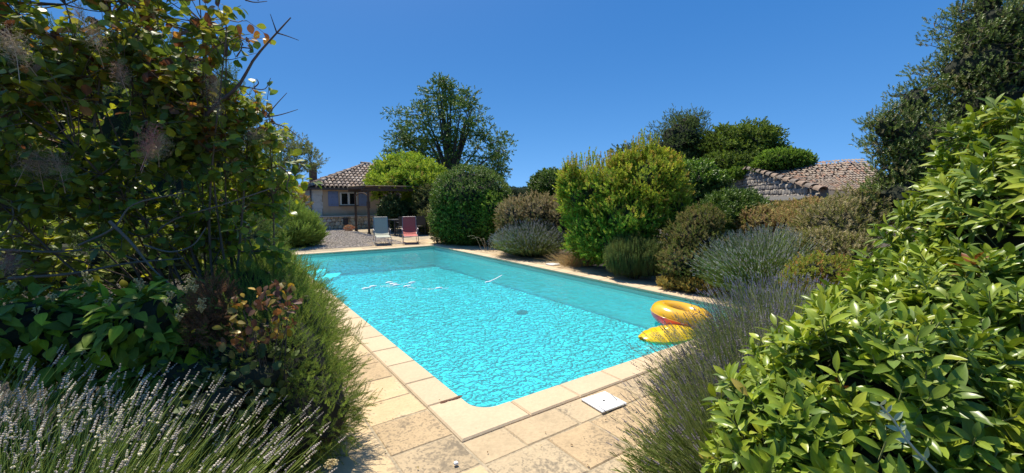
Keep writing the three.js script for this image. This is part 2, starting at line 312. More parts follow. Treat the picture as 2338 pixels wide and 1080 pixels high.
// ---- the annexe behind the pergola
{
  const HX0 = 4.45, HX1 = 12.2, HZ0 = -25.75, HZ1 = -31.6, EAVE = 2.32;
  const h = thing('garden_house', 'low rendered house with curved grey-brown roof tiles and blue shutters behind the pergola', 'house', V(HX0, 0, HZ0));
  const w = (name, geo, m) => part(name, geo, m, h);
  const plaster = std(0.52, 0.37, 0.235, { map: scaled(wearTex, 0.35), roughness: 0.95 }), lime = std(0.68, 0.61, 0.50, { map: scaled(wearTex, 1.1), roughness: 0.95, bumpMap: scaled(stoneBump, 1.2), bumpScale: 0.03 });
  const W = HX1 - HX0, D = HZ0 - HZ1;
  const q0 = 0.50;                                                        // stone end
  w('plaster_wall', uvFrom(box(W - q0, EAVE, 0.3, q0 + (W - q0) / 2, EAVE / 2, -0.15), 'x', 'y'), plaster);
  for (let k = 0; k < 6; k++) { const hh = EAVE / 6; w('corner_stone', uvFrom(box(q0 - 0.008 + (k % 2) * 0.04, hh - 0.012, 0.34, q0 / 2 - 0.02 + (k % 2) * 0.02, hh * (k + 0.5), -0.145), 'x', 'y', k * 0.7, k), lime); }
  w('end_wall', uvFrom(box(0.3, EAVE, D - 0.35, 0.13, EAVE / 2, -0.35 - (D - 0.35) / 2), 'z', 'y'), lime);
  w('rear_wall', box(W - 0.3, EAVE, 0.3, 0.3 + (W - 0.3) / 2, EAVE / 2, -D + 0.15), plaster); w('end_wall', box(0.3, EAVE, D - 0.6, W - 0.15, EAVE / 2, -D / 2), plaster);
  // windows with blue shutters
  const blue = std(0.20, 0.24, 0.34, { map: scaled(wearTex, 2) }), cream = std(0.62, 0.58, 0.48), sill = std(0.07, 0.06, 0.055);
  for (const [cx, sh] of [[1.93, 1], [4.62, 0]]) {
    const y = 1.73, ww = 0.98, hh = 0.74;
    const win = w('window', box(ww - 0.1, hh - 0.1, 0.02, cx, y, 0.015), darkGlass);
    for (const s of [-1, 1]) part('window_frame', box(0.09, hh, 0.06, cx + s * (ww / 2 - 0.045), y, 0.03), cream, win);
    for (const s of [-1, 1]) part('window_frame', box(ww - 0.18, 0.05, 0.06, cx, y + s * (hh / 2 - 0.025), 0.03), cream, win);
    part('window_frame', box(0.11, hh - 0.1, 0.064, cx, y, 0.03), cream, win); part('window_sill', box(ww + 0.08, 0.06, 0.14, cx, y - hh / 2 - 0.035, 0.07), sill, win);
    if (sh) for (const s of [-1, 1]) { const st = w('shutter', box(0.55, 0.86, 0.03, cx + s * (ww / 2 + 0.36), y, 0.03), blue); for (const e of [-1, 1]) part('shutter_batten', box(0.5, 0.07, 0.02, cx + s * (ww / 2 + 0.36), y + e * 0.27, 0.056), blue, st); }
  }
  // roof: hipped, peak over the middle, with its own tiles
  const o = 0.32, a = V(-o, EAVE + 0.02, o), b = V(W + o, EAVE + 0.02, o), c = V(W + o, EAVE + 0.02, -D - o), d = V(-o, EAVE + 0.02, -D - o), PKY = 4.02;
  const p0 = V(3.85, PKY, -D / 2), p1 = V(W - 3.4, PKY, -D / 2);
  const deck = std(0.09, 0.065, 0.05);
  const up = (v, k) => v.clone().setY(v.y + k);
  const roof = w('roof', join([quad(a, b, p1, p0), quad(d, a, p0, p0.clone().setZ(p0.z - 0.01)), quad(b, c, p1, p1.clone().setZ(p1.z - 0.01)), quad(c, d, p0, p1), quad(up(a, -0.1), up(b, -0.1), b, a), quad(up(d, -0.1), up(a, -0.1), a, d), quad(up(a, -0.1), up(d, -0.1), up(c, -0.1), up(b, -0.1))]), deck);
  const R = rng(77), tm = [[0.27, 0.205, 0.165], [0.36, 0.285, 0.235], [0.21, 0.165, 0.14], [0.42, 0.345, 0.29], [0.30, 0.215, 0.165]].map((k) => wornMat(...k));
  const hipF = (s, t) => { const x = lerp(a.x, b.x, s); const l = lerp(a.x, p0.x, t), r = lerp(b.x, p1.x, t); return x > l + 0.02 && x < r - 0.02; };
  tileSlope(roof, (s, t) => V(lerp(a.x, b.x, s), lerp(a.y, PKY, t), lerp(a.z, p0.z, t)), 35, 10, tm, R, { keep: hipF, max: 250 });
  tileSlope(roof, (s, t) => V(lerp(a.x, p0.x, t), lerp(a.y, PKY, t), lerp(d.z, a.z, s)), 27, 10, tm, R, { keep: (s, t) => { const z = lerp(d.z, a.z, s); return z < lerp(a.z, p0.z, t) && z > lerp(d.z, p0.z, t); }, max: 45 });
  const rg = tileGeo(0.44, 0.13, 0.10);
  const ridge = (u, v, n) => { for (let k = 0; k < n; k++) { const m = part('ridge_tile', rg, tm[k % 5], roof), q = u.clone().lerp(v, (k + 0.4) / n); m.position.copy(q).setY(q.y + 0.06); m.lookAt(V(0, 0, 0).copy(m.position).add(V(0, 0, 0).subVectors(u, v)).add(h.position)); } };
  h.updateMatrixWorld(true); ridge(a, p0, 12); ridge(b, p1, 12); ridge(p0, p1, 2);
  const ch = w('chimney', join([box(0.40, 1.4, 0.40, 0.62, 3.05, -3.2), box(0.48, 0.08, 0.48, 0.62, 3.79, -3.2)]), wornMat(0.11, 0.085, 0.07)); part('chimney_cap', box(0.36, 0.14, 0.36, 0.62, 3.90, -3.2), wornMat(0.08, 0.065, 0.055), ch);
  w('drain_pipe', tube([V(-0.08, EAVE, -0.2), V(-0.08, 0, -0.2)], 0.045, 0.045, 8), std(0.12, 0.10, 0.10));
}
// ---- low stone retaining wall in front of the annexe
{
  const x0 = 4.5, x1 = 10.2, z = -25.2, H = 0.70;
  const t = thing('stone_wall', 'low wall of pale golden rubble stone with flat cap, in front of the rendered house', 'wall', V(x0, 0, z));
  part('wall_core', box(x1 - x0, H, 0.3, (x1 - x0) / 2, H / 2, -0.2), std(0.30, 0.22, 0.14, { roughness: 1 }), t);
  for (let k = 0; k < 7; k++) { const L = (x1 - x0) / 7; part('cap_stone', box(L - 0.01, 0.055, 0.46, L * (k + 0.5), H + 0.0275, -0.18), wornMat(0.55, 0.49, 0.40), t); }
  const mats = [[0.66, 0.50, 0.30], [0.74, 0.60, 0.39], [0.56, 0.42, 0.25], [0.68, 0.57, 0.42]].map((k) => wornMat(...k));
  rubble(t, x1 - x0, H, 0.17, mats, rng(3), (m, x, y) => m.position.set(x, y, -0.055));
  const b = thing('wall_box', 'small dark box fixed to the front of the low stone wall', 'box', V(6.02, 0.42, -25.1));
  part('box_body', box(0.24, 0.34, 0.16, 0, 0, 0), std(0.03, 0.03, 0.034, { roughness: 0.5 }), b); part('box_lid', box(0.29, 0.04, 0.2, 0, 0.192, 0.005), std(0.05, 0.05, 0.055, { roughness: 0.5 }), b);
}
// ---- pergola
{
  const t = thing('pergola', 'brown timber pergola with slender posts and a flat beam under the climbing vine', 'pergola', V(6.05, 0, -20.7));
  const posts = [[0, 0], [0.05, -2.5], [2.15, -2.5], [3.4, 0], [4.9, -2.5]], top = 2.10;
  for (const [x, z] of posts) { const p = part('post', box(0.09, top, 0.09, x, top / 2, z), timber, t); part('post_foot', box(0.14, 0.06, 0.14, x, 0.03, z), timber, p); }
  part('post_cap', box(0.14, 0.32, 0.14, 0, 1.42, 0), timber, t);
  part('beam', box(4.4, 0.13, 0.10, 1.9, top + 0.065, 0), timber, t); part('beam', box(5.6, 0.13, 0.10, 2.5, top + 0.065, -2.5), timber, t);
  for (let k = 0; k < 8; k++) part('rafter', box(0.06, 0.10, 2.9, -0.2 + k * 0.62, top + 0.18, -1.25), timber, t);
  const cane = wornMat(0.30, 0.23, 0.14); for (let k = 0; k < 26; k++) part('cane', tube([V(-0.3, top + 0.25, 0.15 - k * 0.112), V(4.3, top + 0.25, 0.15 - k * 0.112)], 0.02, 0.018, 5), cane, t);
  const arc = []; for (let k = 0; k <= 12; k++) { const a = Math.PI * k / 12; arc.push(V(0.02, 1.72 + 0.30 * Math.sin(a), -1.25 + 1.2 * Math.cos(a))); } part('arched_brace', tube(arc, 0.035, 0.035, 6), timber, t);
}
// ---- barn with rubble gable, seen over the hedge
{
  const A = at(1722, 386, 20), D = at(1872, 434, 13.6), L = at(1663, 410, 23.2), B = at(1975, 366, 15.6), Cc = at(2120, 452, 9.6), M = at(1840, 372, 18.2);
  const b = thing('stone_barn', 'old stone barn with rubble gable and sagging weathered terracotta roof beyond the shrubs', 'barn', V(A.x, 0, A.z));
  const loc2 = (p) => V(p.x - A.x, p.y, p.z - A.z), a = loc2(A), d = loc2(D), l = loc2(L), bb = loc2(B), cc = loc2(Cc), mm = loc2(M);
  const P = (s, t) => { const e = d.clone().lerp(cc, s), r = s < 0.45 ? a.clone().lerp(mm, s / 0.45) : mm.clone().lerp(bb, (s - 0.45) / 0.55); const q = e.lerp(r, t); q.y += 0.03 * Math.sin(s * 7 + t * 2) - 0.12 * Math.sin(Math.PI * t); return q; };
  const deckG = []; const N = 8; for (let i = 0; i < N; i++) for (let j = 0; j < N; j++) deckG.push(quad(P(i / N, j / N), P((i + 1) / N, j / N), P((i + 1) / N, (j + 1) / N), P(i / N, (j + 1) / N)));
  const roof = part('roof', join(deckG.map((g) => (g.translate(0, -0.09, 0), g))), std(0.16, 0.11, 0.08), b);
  const tm = [[0.27, 0.195, 0.145], [0.24, 0.185, 0.145], [0.31, 0.24, 0.18], [0.19, 0.155, 0.13], [0.29, 0.17, 0.115], [0.28, 0.225, 0.175]].map((k) => wornMat(...k));
  tileSlope(roof, P, 34, 17, tm, rng(21), { max: 295, rough: 0.014, flat: 0.62 });
  // gable wall following the verge
  const ex = V(0, 0, 0).subVectors(d, l).setY(0), W = ex.length(); ex.normalize(); const ez = V(-ex.z, 0, ex.x); if (ez.dot(loc(-1, -0.3)) < 0) ez.negate();
  const topY = (x) => { const xa = V(0, 0, 0).subVectors(a, l).setY(0).length(); return x < xa ? lerp(l.y, a.y, x / xa) : lerp(a.y, d.y, (x - xa) / (W - xa)); };
  const xa = V(0, 0, 0).subVectors(a, l).setY(0).length(), g0 = (x, y, o = 0) => V(l.x + ex.x * x + ez.x * o, y, l.z + ex.z * x + ez.z * o);
  part('gable_wall', join([quad(g0(0, 0), g0(xa, 0), g0(xa, a.y - 0.06), g0(0, l.y - 0.06)), quad(g0(xa, 0), g0(W, 0), g0(W, d.y - 0.06), g0(xa, a.y - 0.06))]), std(0.20, 0.17, 0.14, { roughness: 1 }), b);
  const gm = [[0.36, 0.31, 0.26], [0.30, 0.265, 0.23], [0.42, 0.37, 0.31], [0.25, 0.22, 0.20]].map((k) => wornMat(...k));
  rubble(b, W, 2.1, 0.17, gm, rng(9), (m, x, y) => { m.position.copy(g0(x, y + 1.25, 0.02)); m.rotation.y = Math.atan2(ez.x, ez.z); }, (x, y) => y + 1.25 < topY(x) - 0.12);
  const vt = tileGeo(0.46, 0.15, 0.12); for (let k = 0; k < 17; k++) { const x = lerp(xa * 0.15, W - 0.1, k / 16), m = part('verge_tile', vt, tm[(k * 3) % 6], roof), q = g0(x, topY(x) + 0.03, 0.06); m.position.copy(q); const q2 = g0(x + 0.4, topY(x + 0.4) + 0.03, 0.06); m.lookAt(q2.add(b.position)); }
  part('rear_wall', join([quad(loc2(B).setY(0), loc2(Cc).setY(0), cc.clone().setY(cc.y - 0.1), bb.clone().setY(bb.y - 0.1)), quad(d.clone().setY(0), cc.clone().setY(0), cc.clone().setY(cc.y - 0.0), d.clone().setY(d.y + 0.02))]), std(0.25, 0.21, 0.17), b);
  const lean = g0(W * 0.55, 1.42, 0.05), lean2 = g0(W * 0.99, 1.42, 0.05), cor = [];
  for (let k = 0; k <= 26; k++) cor.push(k);
  const cg = new THREE.PlaneGeometry(W * 0.42, 0.7, 80, 1), cp = cg.attributes.position; for (let i = 0; i < cp.count; i++) cp.setZ(i, 0.018 * Math.sin(cp.getX(i) * 2 * Math.PI / 0.11)); cg.rotateX(-Math.PI / 2 + 0.22); cg.computeVertexNormals();
  const lr = part('lean_to_roof', cg, std(0.10, 0.095, 0.09, { roughness: 0.9 }), b); lr.position.copy(lean.lerp(lean2, 0.5)).addScaledVector(ez, 0.36).setY(1.72); lr.rotation.y = Math.atan2(ez.x, ez.z);
}
// ---- power lines
for (const [p, q, n] of [[at(1130, 432, 60), at(1420, 424, 60), 'thin power line crossing the sky between topiary and round hedge'], [at(560, 386, 45), at(760, 412, 45), 'upper thin power line by the chimney'], [at(560, 398, 45), at(740, 410, 45), 'lower thin power line by the chimney']]) {
  const m = p.clone().lerp(q, 0.5); m.y -= 0.12; const t = shadows(new THREE.Mesh(tube(curve([p, m, q], 16), 0.022, 0.022, 5), std(0.16, 0.15, 0.15))); t.name = numbered('power_line'); t.userData = { label: n, category: 'power line', group: 'power lines' }; scene.add(t);
}
// ---------------------------------------------------------------- things round the pool
function lounger(label, cloth, frameC, pos, turn) {
  const t = thing('sun_lounger', label, 'sun lounger', pos, turn, 'sun loungers at the far end of the pool');
  const prof = [[0.88, 0.30], [0.62, 0.33], [0.3, 0.315], [0.04, 0.335], [-0.09, 0.42], [-0.19, 0.60], [-0.31, 0.84], [-0.375, 0.985]];   // z (to the pool), height
  const c = new THREE.CatmullRomCurve3(prof.map(([z, y]) => V(0, y, z))).getPoints(40), W = 0.50;
  const sheet = (i0, i1, w) => {
    const pos2 = [], idx = [], n = i1 - i0, K = 8;
    for (const dy of [0, -0.008]) for (let i = 0; i <= n; i++) { const e = i1 === 40 ? clamp((i0 + i - 35) / 5) : 0, ww = w * (1 - 0.07 * e * e); for (let k = 0; k <= K; k++) { const u = k / K * 2 - 1; pos2.push(u * ww / 2, c[i0 + i].y + dy - 0.018 * (1 - u * u), c[i0 + i].z); } }
    const s = (n + 1) * (K + 1); for (const o of [0, s]) for (let i = 0; i < n; i++) for (let k = 0; k < K; k++) { const a = o + i * (K + 1) + k, b = a + K + 1; o ? idx.push(a, a + 1, b, a + 1, b + 1, b) : idx.push(a, b, a + 1, a + 1, b, b + 1); }
    const g = new THREE.BufferGeometry(); g.setAttribute('position', new THREE.Float32BufferAttribute(pos2, 3)); g.setIndex(idx); g.computeVertexNormals(); return uvFrom(g, 'x', 'y');
  };
  part('seat', sheet(0, 17, W), cloth, t); part('backrest', sheet(18, 40, W), cloth, t);
  const fm = std(...frameC, { roughness: 0.35, metalness: 0.5 }), R = 0.013;
  for (const s of [-1, 1]) {
    part('side_rail', tube(c.map((p) => V(s * (W / 2 + 0.008), p.y, p.z)), R, R, 6), fm, t);
    const leg = curve([V(s * 0.27, 0.29, 0.86), V(s * 0.275, 0.10, 0.90), V(s * 0.275, 0.014, 0.76), V(s * 0.275, 0.014, 0.3), V(s * 0.275, 0.014, -0.2), V(s * 0.275, 0.10, -0.42), V(s * 0.27, 0.34, -0.22), V(s * 0.27, 0.5, 0.06)], 30);
    part('base_hoop', tube(leg, R, R, 6), fm, t);
    part('armrest', tube(curve([V(s * 0.285, 0.36, 0.34), V(s * 0.30, 0.52, 0.26), V(s * 0.30, 0.55, 0.05), V(s * 0.285, 0.56, -0.2)], 12), R * 1.3, R * 1.3, 6), fm, t);
  }
  part('cross_bar', tube([V(-0.27, 0.014, 0.72), V(0.27, 0.014, 0.72)], R, R, 6), fm, t); part('cross_bar', tube([V(-0.27, 0.29, 0.87), V(0.27, 0.29, 0.87)], R, R, 6), fm, t); part('cross_bar', tube([V(-0.25, 0.98, -0.375), V(0.25, 0.98, -0.375)], R * 1.4, R * 1.4, 6), fm, t);
  return t;
}
const weave = tex(128, (u, v) => { const k = 0.85 + 0.15 * Math.sign(Math.sin(u * 64 * Math.PI)) * Math.sign(Math.sin(v * 64 * Math.PI)); return [k, k, k]; });
{
  const cl = (r, g, b) => new THREE.MeshPhysicalMaterial({ color: C3(r, g, b), map: scaled(weave, 6), roughness: 0.9 });
  const grey = lounger('pale grey mesh sun lounger facing the pool, beside the pink one', cl(0.44, 0.45, 0.36), [0.25, 0.25, 0.26], V(5.12, 0.005, -15.92), -0.24);
  lounger('faded pink mesh sun lounger facing the pool, next to the round topiary', cl(0.50, 0.13, 0.11), [0.32, 0.27, 0.27], V(6.17, 0.005, -15.72), -0.33);
  // dark garden table and chairs under the pergola
  const dk = std(0.035, 0.033, 0.032, { roughness: 0.5 }), tb = thing('garden_table', 'dark garden table in the pergola shade behind the loungers', 'table', V(7.4, 0, -19.3));
  part('table_top', box(1.5, 0.035, 0.85, 0, 0.73, 0), std(0.10, 0.10, 0.105, { roughness: 0.25 }), tb); for (const [x, z] of [[-0.68, -0.36], [0.68, -0.36], [-0.68, 0.36], [0.68, 0.36]]) part('leg', box(0.05, 0.71, 0.05, x, 0.355, z), dk, tb); part('apron', box(1.36, 0.07, 0.02, 0, 0.675, 0.36), dk, tb);
  for (const [x, z, a, l] of [[6.95, -18.55, 3.0, 'dark garden chair with back to the pool, at the near left of the table'], [7.75, -18.6, 3.3, 'dark garden chair right of its twin in front of the table']]) {
    const ch = thing('garden_chair', l, 'chair', V(x, 0, z), a, 'garden chairs under the pergola');
    part('seat', box(0.46, 0.03, 0.44, 0, 0.43, 0), dk, ch); part('backrest', box(0.46, 0.42, 0.025, 0, 0.70, -0.22), dk, ch);
    for (const [sx, sz] of [[-1, -1], [1, -1], [-1, 1], [1, 1]]) part('leg', tube([V(sx * 0.21, 0, sz * 0.22), V(sx * 0.21, sz < 0 ? 0.92 : 0.62, sz * 0.21)], 0.014, 0.014, 6), dk, ch);
    for (const s of [-1, 1]) part('armrest', box(0.04, 0.02, 0.44, s * 0.22, 0.63, 0), dk, ch);
  }
}
// skimmer lids, pebble, rust stain
{
  const white = std(0.80, 0.80, 0.78, { roughness: 0.45 });
  const p = at(1370, 917, 3.0), k = V(2.50, 0.0, -2.24);
  const t = thing('skimmer_lid', 'square white plastic skimmer lid on the near paving beside the coping', 'skimmer lid', k, -0.06);
  part('lid_plate', slab([[-0.135, -0.125], [0.135, -0.125], [0.135, 0.125], [-0.135, 0.125]], 0.016, 0.004).translate(0, 0.02, 0), white, t);
  part('lid_ring', new THREE.RingGeometry(0.102, 0.106, 48).rotateX(-Math.PI / 2).translate(0, 0.0212, 0), std(0.5, 0.5, 0.5), t); part('finger_hole', new THREE.CylinderGeometry(0.010, 0.010, 0.003, 20).translate(0, 0.0212, 0), std(0.03, 0.03, 0.03), t);
  const t2 = thing('skimmer_lid', 'small white skimmer lid far along the right-hand paving by the mid lavender', 'skimmer lid', V(6.93, 0.0, -8.0), 0);
  part('lid_plate', slab([[-0.13, -0.13], [0.13, -0.13], [0.13, 0.13], [-0.13, 0.13]], 0.03, 0.004).translate(0, 0.034, 0), white, t2); part('lid_ring', new THREE.TorusGeometry(0.09, 0.003, 6, 32).rotateX(Math.PI / 2).translate(0, 0.0345, 0), std(0.5, 0.5, 0.5), t2);
  const g = stoneGeos[1].clone(); g.scale(0.03, 0.02, 0.024); const m = shadows(new THREE.Mesh(g, white)); m.name = numbered('white_pebble'); m.position.set(1.14, 0.014, -2.22); m.userData = { label: 'tiny white pebble on the stained slab near the pool corner', category: 'pebble' }; scene.add(m);
  const s = thing('rust_stain', 'small rust-brown stain on the coping joint at the near left corner', 'stain', V(1.53, 0.0, -2.985));
  const R = rng(4); for (let i = 0; i < 6; i++) { const c = new THREE.CircleGeometry(0.012 + 0.012 * R(), 14).rotateX(-Math.PI / 2); c.scale(1.5, 1, 0.7); const q = part('stain_spot', c, std(0.10, 0.035, 0.012), s); q.position.set(-0.10 + i * 0.028, 0.0165 + i * 0.0004, (R() - 0.5) * 0.012); }
}
// inflatables
{
  const vinyl = (r, g, b) => new THREE.MeshPhysicalMaterial({ color: C3(r, g, b), roughness: 0.22, clearcoat: 0.5, clearcoatRoughness: 0.12, transmission: 0.12, thickness: 0 });
  const c = at(1556, 737, 5.75);
  const t = thing('swim_ring', 'inflatable yellow swim ring with pink underside floating by the near right pool corner', 'swim ring', V(c.x, WATER + 0.155, c.z)); t.rotation.set(0.10, 0, -0.10);
  const half = (a0, a1, n) => { const p = []; for (let k = 0; k <= n; k++) { const a = lerp(a0, a1, k / n); p.push(new THREE.Vector2(0.285 + 0.135 * Math.cos(a), 0.135 * Math.sin(a))); } return new THREE.LatheGeometry(p, 64); };
  part('ring_top', half(-0.02, Math.PI + 0.02, 22), vinyl(0.95, 0.52, 0.03), t);
  part('ring_underside', half(Math.PI + 0.02, 2 * Math.PI - 0.02, 16), vinyl(0.86, 0.07, 0.11), t);
  part('seam', new THREE.TorusGeometry(0.285 + 0.135 + 0.001, 0.004, 6, 64).rotateX(Math.PI / 2).translate(0, 0, 0), vinyl(0.9, 0.45, 0.1), t);
  part('valve', new THREE.CylinderGeometry(0.011, 0.013, 0.02, 12).translate(-0.18, 0.125, -0.2), vinyl(0.85, 0.8, 0.5), t);
  const c2 = at(1535, 765, 5.3);
  const f = thing('pool_float', 'flat yellow inflatable with a pointed end, half under the swim ring', 'pool float', V(c2.x, WATER + 0.02, c2.z), YAW * -1 + 0.42);
  const shape = (s) => {                                   // leaf-like pillow, ribbed along the welded edge
    const pos = [], idx = [], N = 44, M = 20;
    for (let i = 0; i <= N; i++) for (let j = 0; j <= M; j++) {
      const u = i / N, v = j / M * 2 - 1, hw = 0.25 * Math.pow(Math.sin(Math.PI * Math.pow(clamp(u * 0.93 + 0.02), 0.8)), 0.7) + 0.004;
      const edge = 1 - Math.pow(Math.abs(v), 2.6), rib = 1 + 0.22 * Math.sin(u * 46) * smooth(0.45, 0.95, Math.abs(v));
      pos.push(-0.50 + u * 1.0, s * 0.10 * edge * Math.pow(Math.sin(Math.PI * clamp(u * 0.95 + 0.025)), 0.6) * rib + 0.02, v * hw * (1 + 0.035 * Math.sin(u * 46)));
    }
    for (let i = 0; i < N; i++) for (let j = 0; j < M; j++) { const a = i * (M + 1) + j, b = a + M + 1; s > 0 ? idx.push(a, a + 1, b, a + 1, b + 1, b) : idx.push(a, b, a + 1, a + 1, b, b + 1); }
    const g = new THREE.BufferGeometry(); g.setAttribute('position', new THREE.Float32BufferAttribute(pos, 3)); g.setIndex(idx); g.computeVertexNormals(); return g;
  };
  part('float_top', shape(1), vinyl(0.90, 0.60, 0.012), f); part('float_underside', shape(-1), vinyl(0.88, 0.55, 0.012), f);
}
// floating cleaner hose with white floats
{
  const hose = thing('cleaner_hose', 'pale floating pool-cleaner hose with white floats in the middle of the pool', 'hose', V(0, 0, 0));
  const pts = [[828, 664], [858, 656], [905, 654], [885, 647], [905, 652], [940, 648], [930, 657], [975, 662], [1024, 660]].map(([x, y]) => { const f = 1.77 * FOCAL / (y - 457); const p = at(x, y, f * 0.995); return V(p.x, WATER + 0.012, p.z); });
  const cc = curve(pts, 70), wh = std(0.85, 0.86, 0.86, { roughness: 0.4 });
  part('hose_line', tube(cc, 0.006, 0.006, 6), std(0.62, 0.80, 0.82, { roughness: 0.4 }), hose);
  for (const k of [2, 7, 17, 24, 33, 44, 52, 66]) part('hose_float', new THREE.SphereGeometry(1, 14, 10).scale(0.085, 0.024, 0.022), wh, hose).position.copy(cc[k]).setY(WATER + 0.02);
  const h2 = thing('cleaner_hose', 'short white hose end floating near the right side of the pool', 'hose', V(0, 0, 0));
  const q = [[1114, 646], [1128, 640], [1146, 630]].map(([x, y]) => { const p = at(x, y, 1.77 * FOCAL / (y - 457) * 0.995); return V(p.x, WATER + 0.014, p.z); }); part('hose_line', tube(curve(q, 14), 0.014, 0.010, 6), wh, h2); part('hose_float', new THREE.SphereGeometry(1, 14, 10).scale(0.08, 0.02, 0.02), wh, h2).position.copy(q[0]).setY(WATER + 0.015);
  const cl = thing('pool_cleaner', 'dark pool-cleaner robot resting on the pool floor', 'pool cleaner', V(0, 0, 0)); const p = at(1192, 643, 8.6); cl.position.set(p.x, FLOOR + 0.02, p.z); part('cleaner_body', new THREE.SphereGeometry(1, 16, 10, 0, Math.PI * 2, 0, Math.PI / 2).scale(0.13, 0.045, 0.09), std(0.015, 0.03, 0.05), cl); for (const s of [-1, 1]) part('wheel', new THREE.CylinderGeometry(0.022, 0.022, 0.03, 16).rotateZ(Math.PI / 2).translate(s * 0.11, 0.005, 0), std(0.02, 0.02, 0.02), cl);
}
// gravel court
{
  const gx0 = 1.8, gx1 = 5.95, gz0 = -15.2, gz1 = -25.2, R = rng(15);
  const gt = tex(512, (u, v) => { const a = fbmTile(u, v, 70, 2, LATS), b = fbmTile(u, v, 9, 3, LATS), k = 0.62 + 1.0 * (a - 0.5) + 0.25 * (b - 0.5); return [0.37 * k, 0.315 * k, 0.265 * k]; });
  const bed = new THREE.PlaneGeometry(gx1 - gx0, gz0 - gz1, 1, 1); bed.rotateX(-Math.PI / 2); bed.translate((gx0 + gx1) / 2, -0.006, (gz0 + gz1) / 2); uvFrom(bed, 'x', 'z');
  structure('gravel_court', bed, new THREE.MeshStandardMaterial({ map: scaled(gt, 0.8), roughness: 1 }));
  const n = 15000, im = new THREE.InstancedMesh(new THREE.IcosahedronGeometry(0.5, 0), std(0.42, 0.36, 0.30), n), m = new THREE.Matrix4(), q = new THREE.Quaternion(), e = new THREE.Euler();
  for (let i = 0; i < n; i++) { const x = lerp(gx0, gx1, R()), z = lerp(gz0, gz1, R() ** 1.2), s = 0.025 + 0.03 * R(); q.setFromEuler(e.set(R() * 3, R() * 6, R() * 3)); m.compose(V(x, 0.004, z), q, V(s, s * 0.6, s * 0.8)); im.setMatrixAt(i, m); const k = 0.6 + 0.9 * R(); im.setColorAt(i, C3(k, k * (0.95 + 0.08 * R()), k * (0.9 + 0.12 * R()))); }
  im.name = 'gravel'; im.userData = { kind: 'stuff', label: 'grey-beige gravel in front of the low stone wall', category: 'gravel' }; scene.add(shadows(im));
  const pg = new THREE.PlaneGeometry(6, 9); pg.rotateX(-Math.PI / 2); pg.translate(8.96, -0.008, -20.9); uvFrom(pg, 'x', 'z');
  structure('patio', pg, new THREE.MeshStandardMaterial({ map: scaled(groutTex, 0.4), roughness: 1 }));
}

// ---------------------------------------------------------------- plants: building blocks
// a leaf along +y, its upper face to +z; st stations, folded along the midrib and curled at the tip
function leafGeo(L, W, { peak = 0.45, fold = 0.25, curl = 0.2, st = 4, tip = 1, stalk = 0 } = {}) {
  const pos = [], idx = [], uv = [];
  for (let i = 0; i <= st; i++) {
    const t = i / st, w = W / 2 * Math.pow(Math.sin(Math.PI * Math.pow(clamp(t, 0.0, 1), Math.log(0.5) / Math.log(peak))), tip) + (i === 0 || i === st ? W * 0.015 : 0);
    const y = stalk + t * L, zc = -curl * L * t * t;
    pos.push(-w, y, zc + fold * w, 0, y, zc, w, y, zc + fold * w); uv.push(0, t, 0.5, t, 1, t);
    if (i) { const a = (i - 1) * 3, b = i * 3; idx.push(a, a + 1, b, a + 1, b + 1, b, a + 1, a + 2, b + 1, a + 2, b + 2, b + 1); }
  }
  const g = new THREE.BufferGeometry(); g.setAttribute('position', new THREE.Float32BufferAttribute(pos, 3)); g.setAttribute('uv', new THREE.Float32BufferAttribute(uv, 2)); g.setIndex(idx); g.computeVertexNormals(); return g;
}
const UPV = V(0, 1, 0);
function basisM(dir, nor, s, p) {                 // y along dir, z near nor
  const y = dir.clone().normalize(), z = nor.clone().addScaledVector(y, -nor.dot(y)); if (z.lengthSq() < 1e-6) z.set(y.y, y.z, y.x).addScaledVector(y, -z.dot(y)); z.normalize();
  const x = V(0, 0, 0).crossVectors(y, z), m = new THREE.Matrix4().makeBasis(x.multiplyScalar(s), y.multiplyScalar(s), z.multiplyScalar(s)); return m.setPosition(p);
}
const rdir = (R) => { const a = R() * Math.PI * 2, y = R() * 2 - 1, q = Math.sqrt(1 - y * y); return V(Math.cos(a) * q, y, Math.sin(a) * q); };
// leafy shoot along +y
function sprig(L, n, leaf, R, { spread = 0.9, jit = 0.3, stem = 0.002, from = 0.15, whorl = 1 } = {}) {
  const list = stem ? [tube([V(0, 0, 0), V(0, L * 0.55, L * 0.03), V(0, L, 0)], stem, stem * 0.5, 3, false)] : [];
  for (let i = 0; i < n; i++) {
    const k = Math.floor(i / whorl), t = lerp(from, 1, (k + 0.5) / Math.ceil(n / whorl)), a = k * 2.4 + (i % whorl) * Math.PI * 2 / whorl + (R() - 0.5) * jit, el = spread * lerp(1, 0.45, t) + (R() - 0.5) * jit;
    const d = V(Math.cos(a) * Math.sin(el), Math.cos(el), Math.sin(a) * Math.sin(el)), nn = V(-Math.cos(a) * Math.cos(el), Math.sin(el), -Math.sin(a) * Math.cos(el));
    const g = leaf.clone(); g.applyMatrix4(basisM(d, nn, 0.8 + 0.4 * R(), V(0, L * t, 0))); list.push(g);
  }
  return join(list);
}
const leafMat = (o = {}) => new THREE.MeshPhysicalMaterial({ color: C3(1, 1, 1), roughness: 0.75, transmission: 0.40, thickness: 0, specularIntensity: 0.3, ...o });
const dullLeaf = leafMat({ roughness: 0.9, transmission: 0.38 }), dryMat = leafMat({ roughness: 1, transmission: 0.2, specularIntensity: 0.2 });
const glossLeaf = leafMat({ roughness: 0.7, transmission: 0.36, clearcoat: 0.35, clearcoatRoughness: 0.32 });
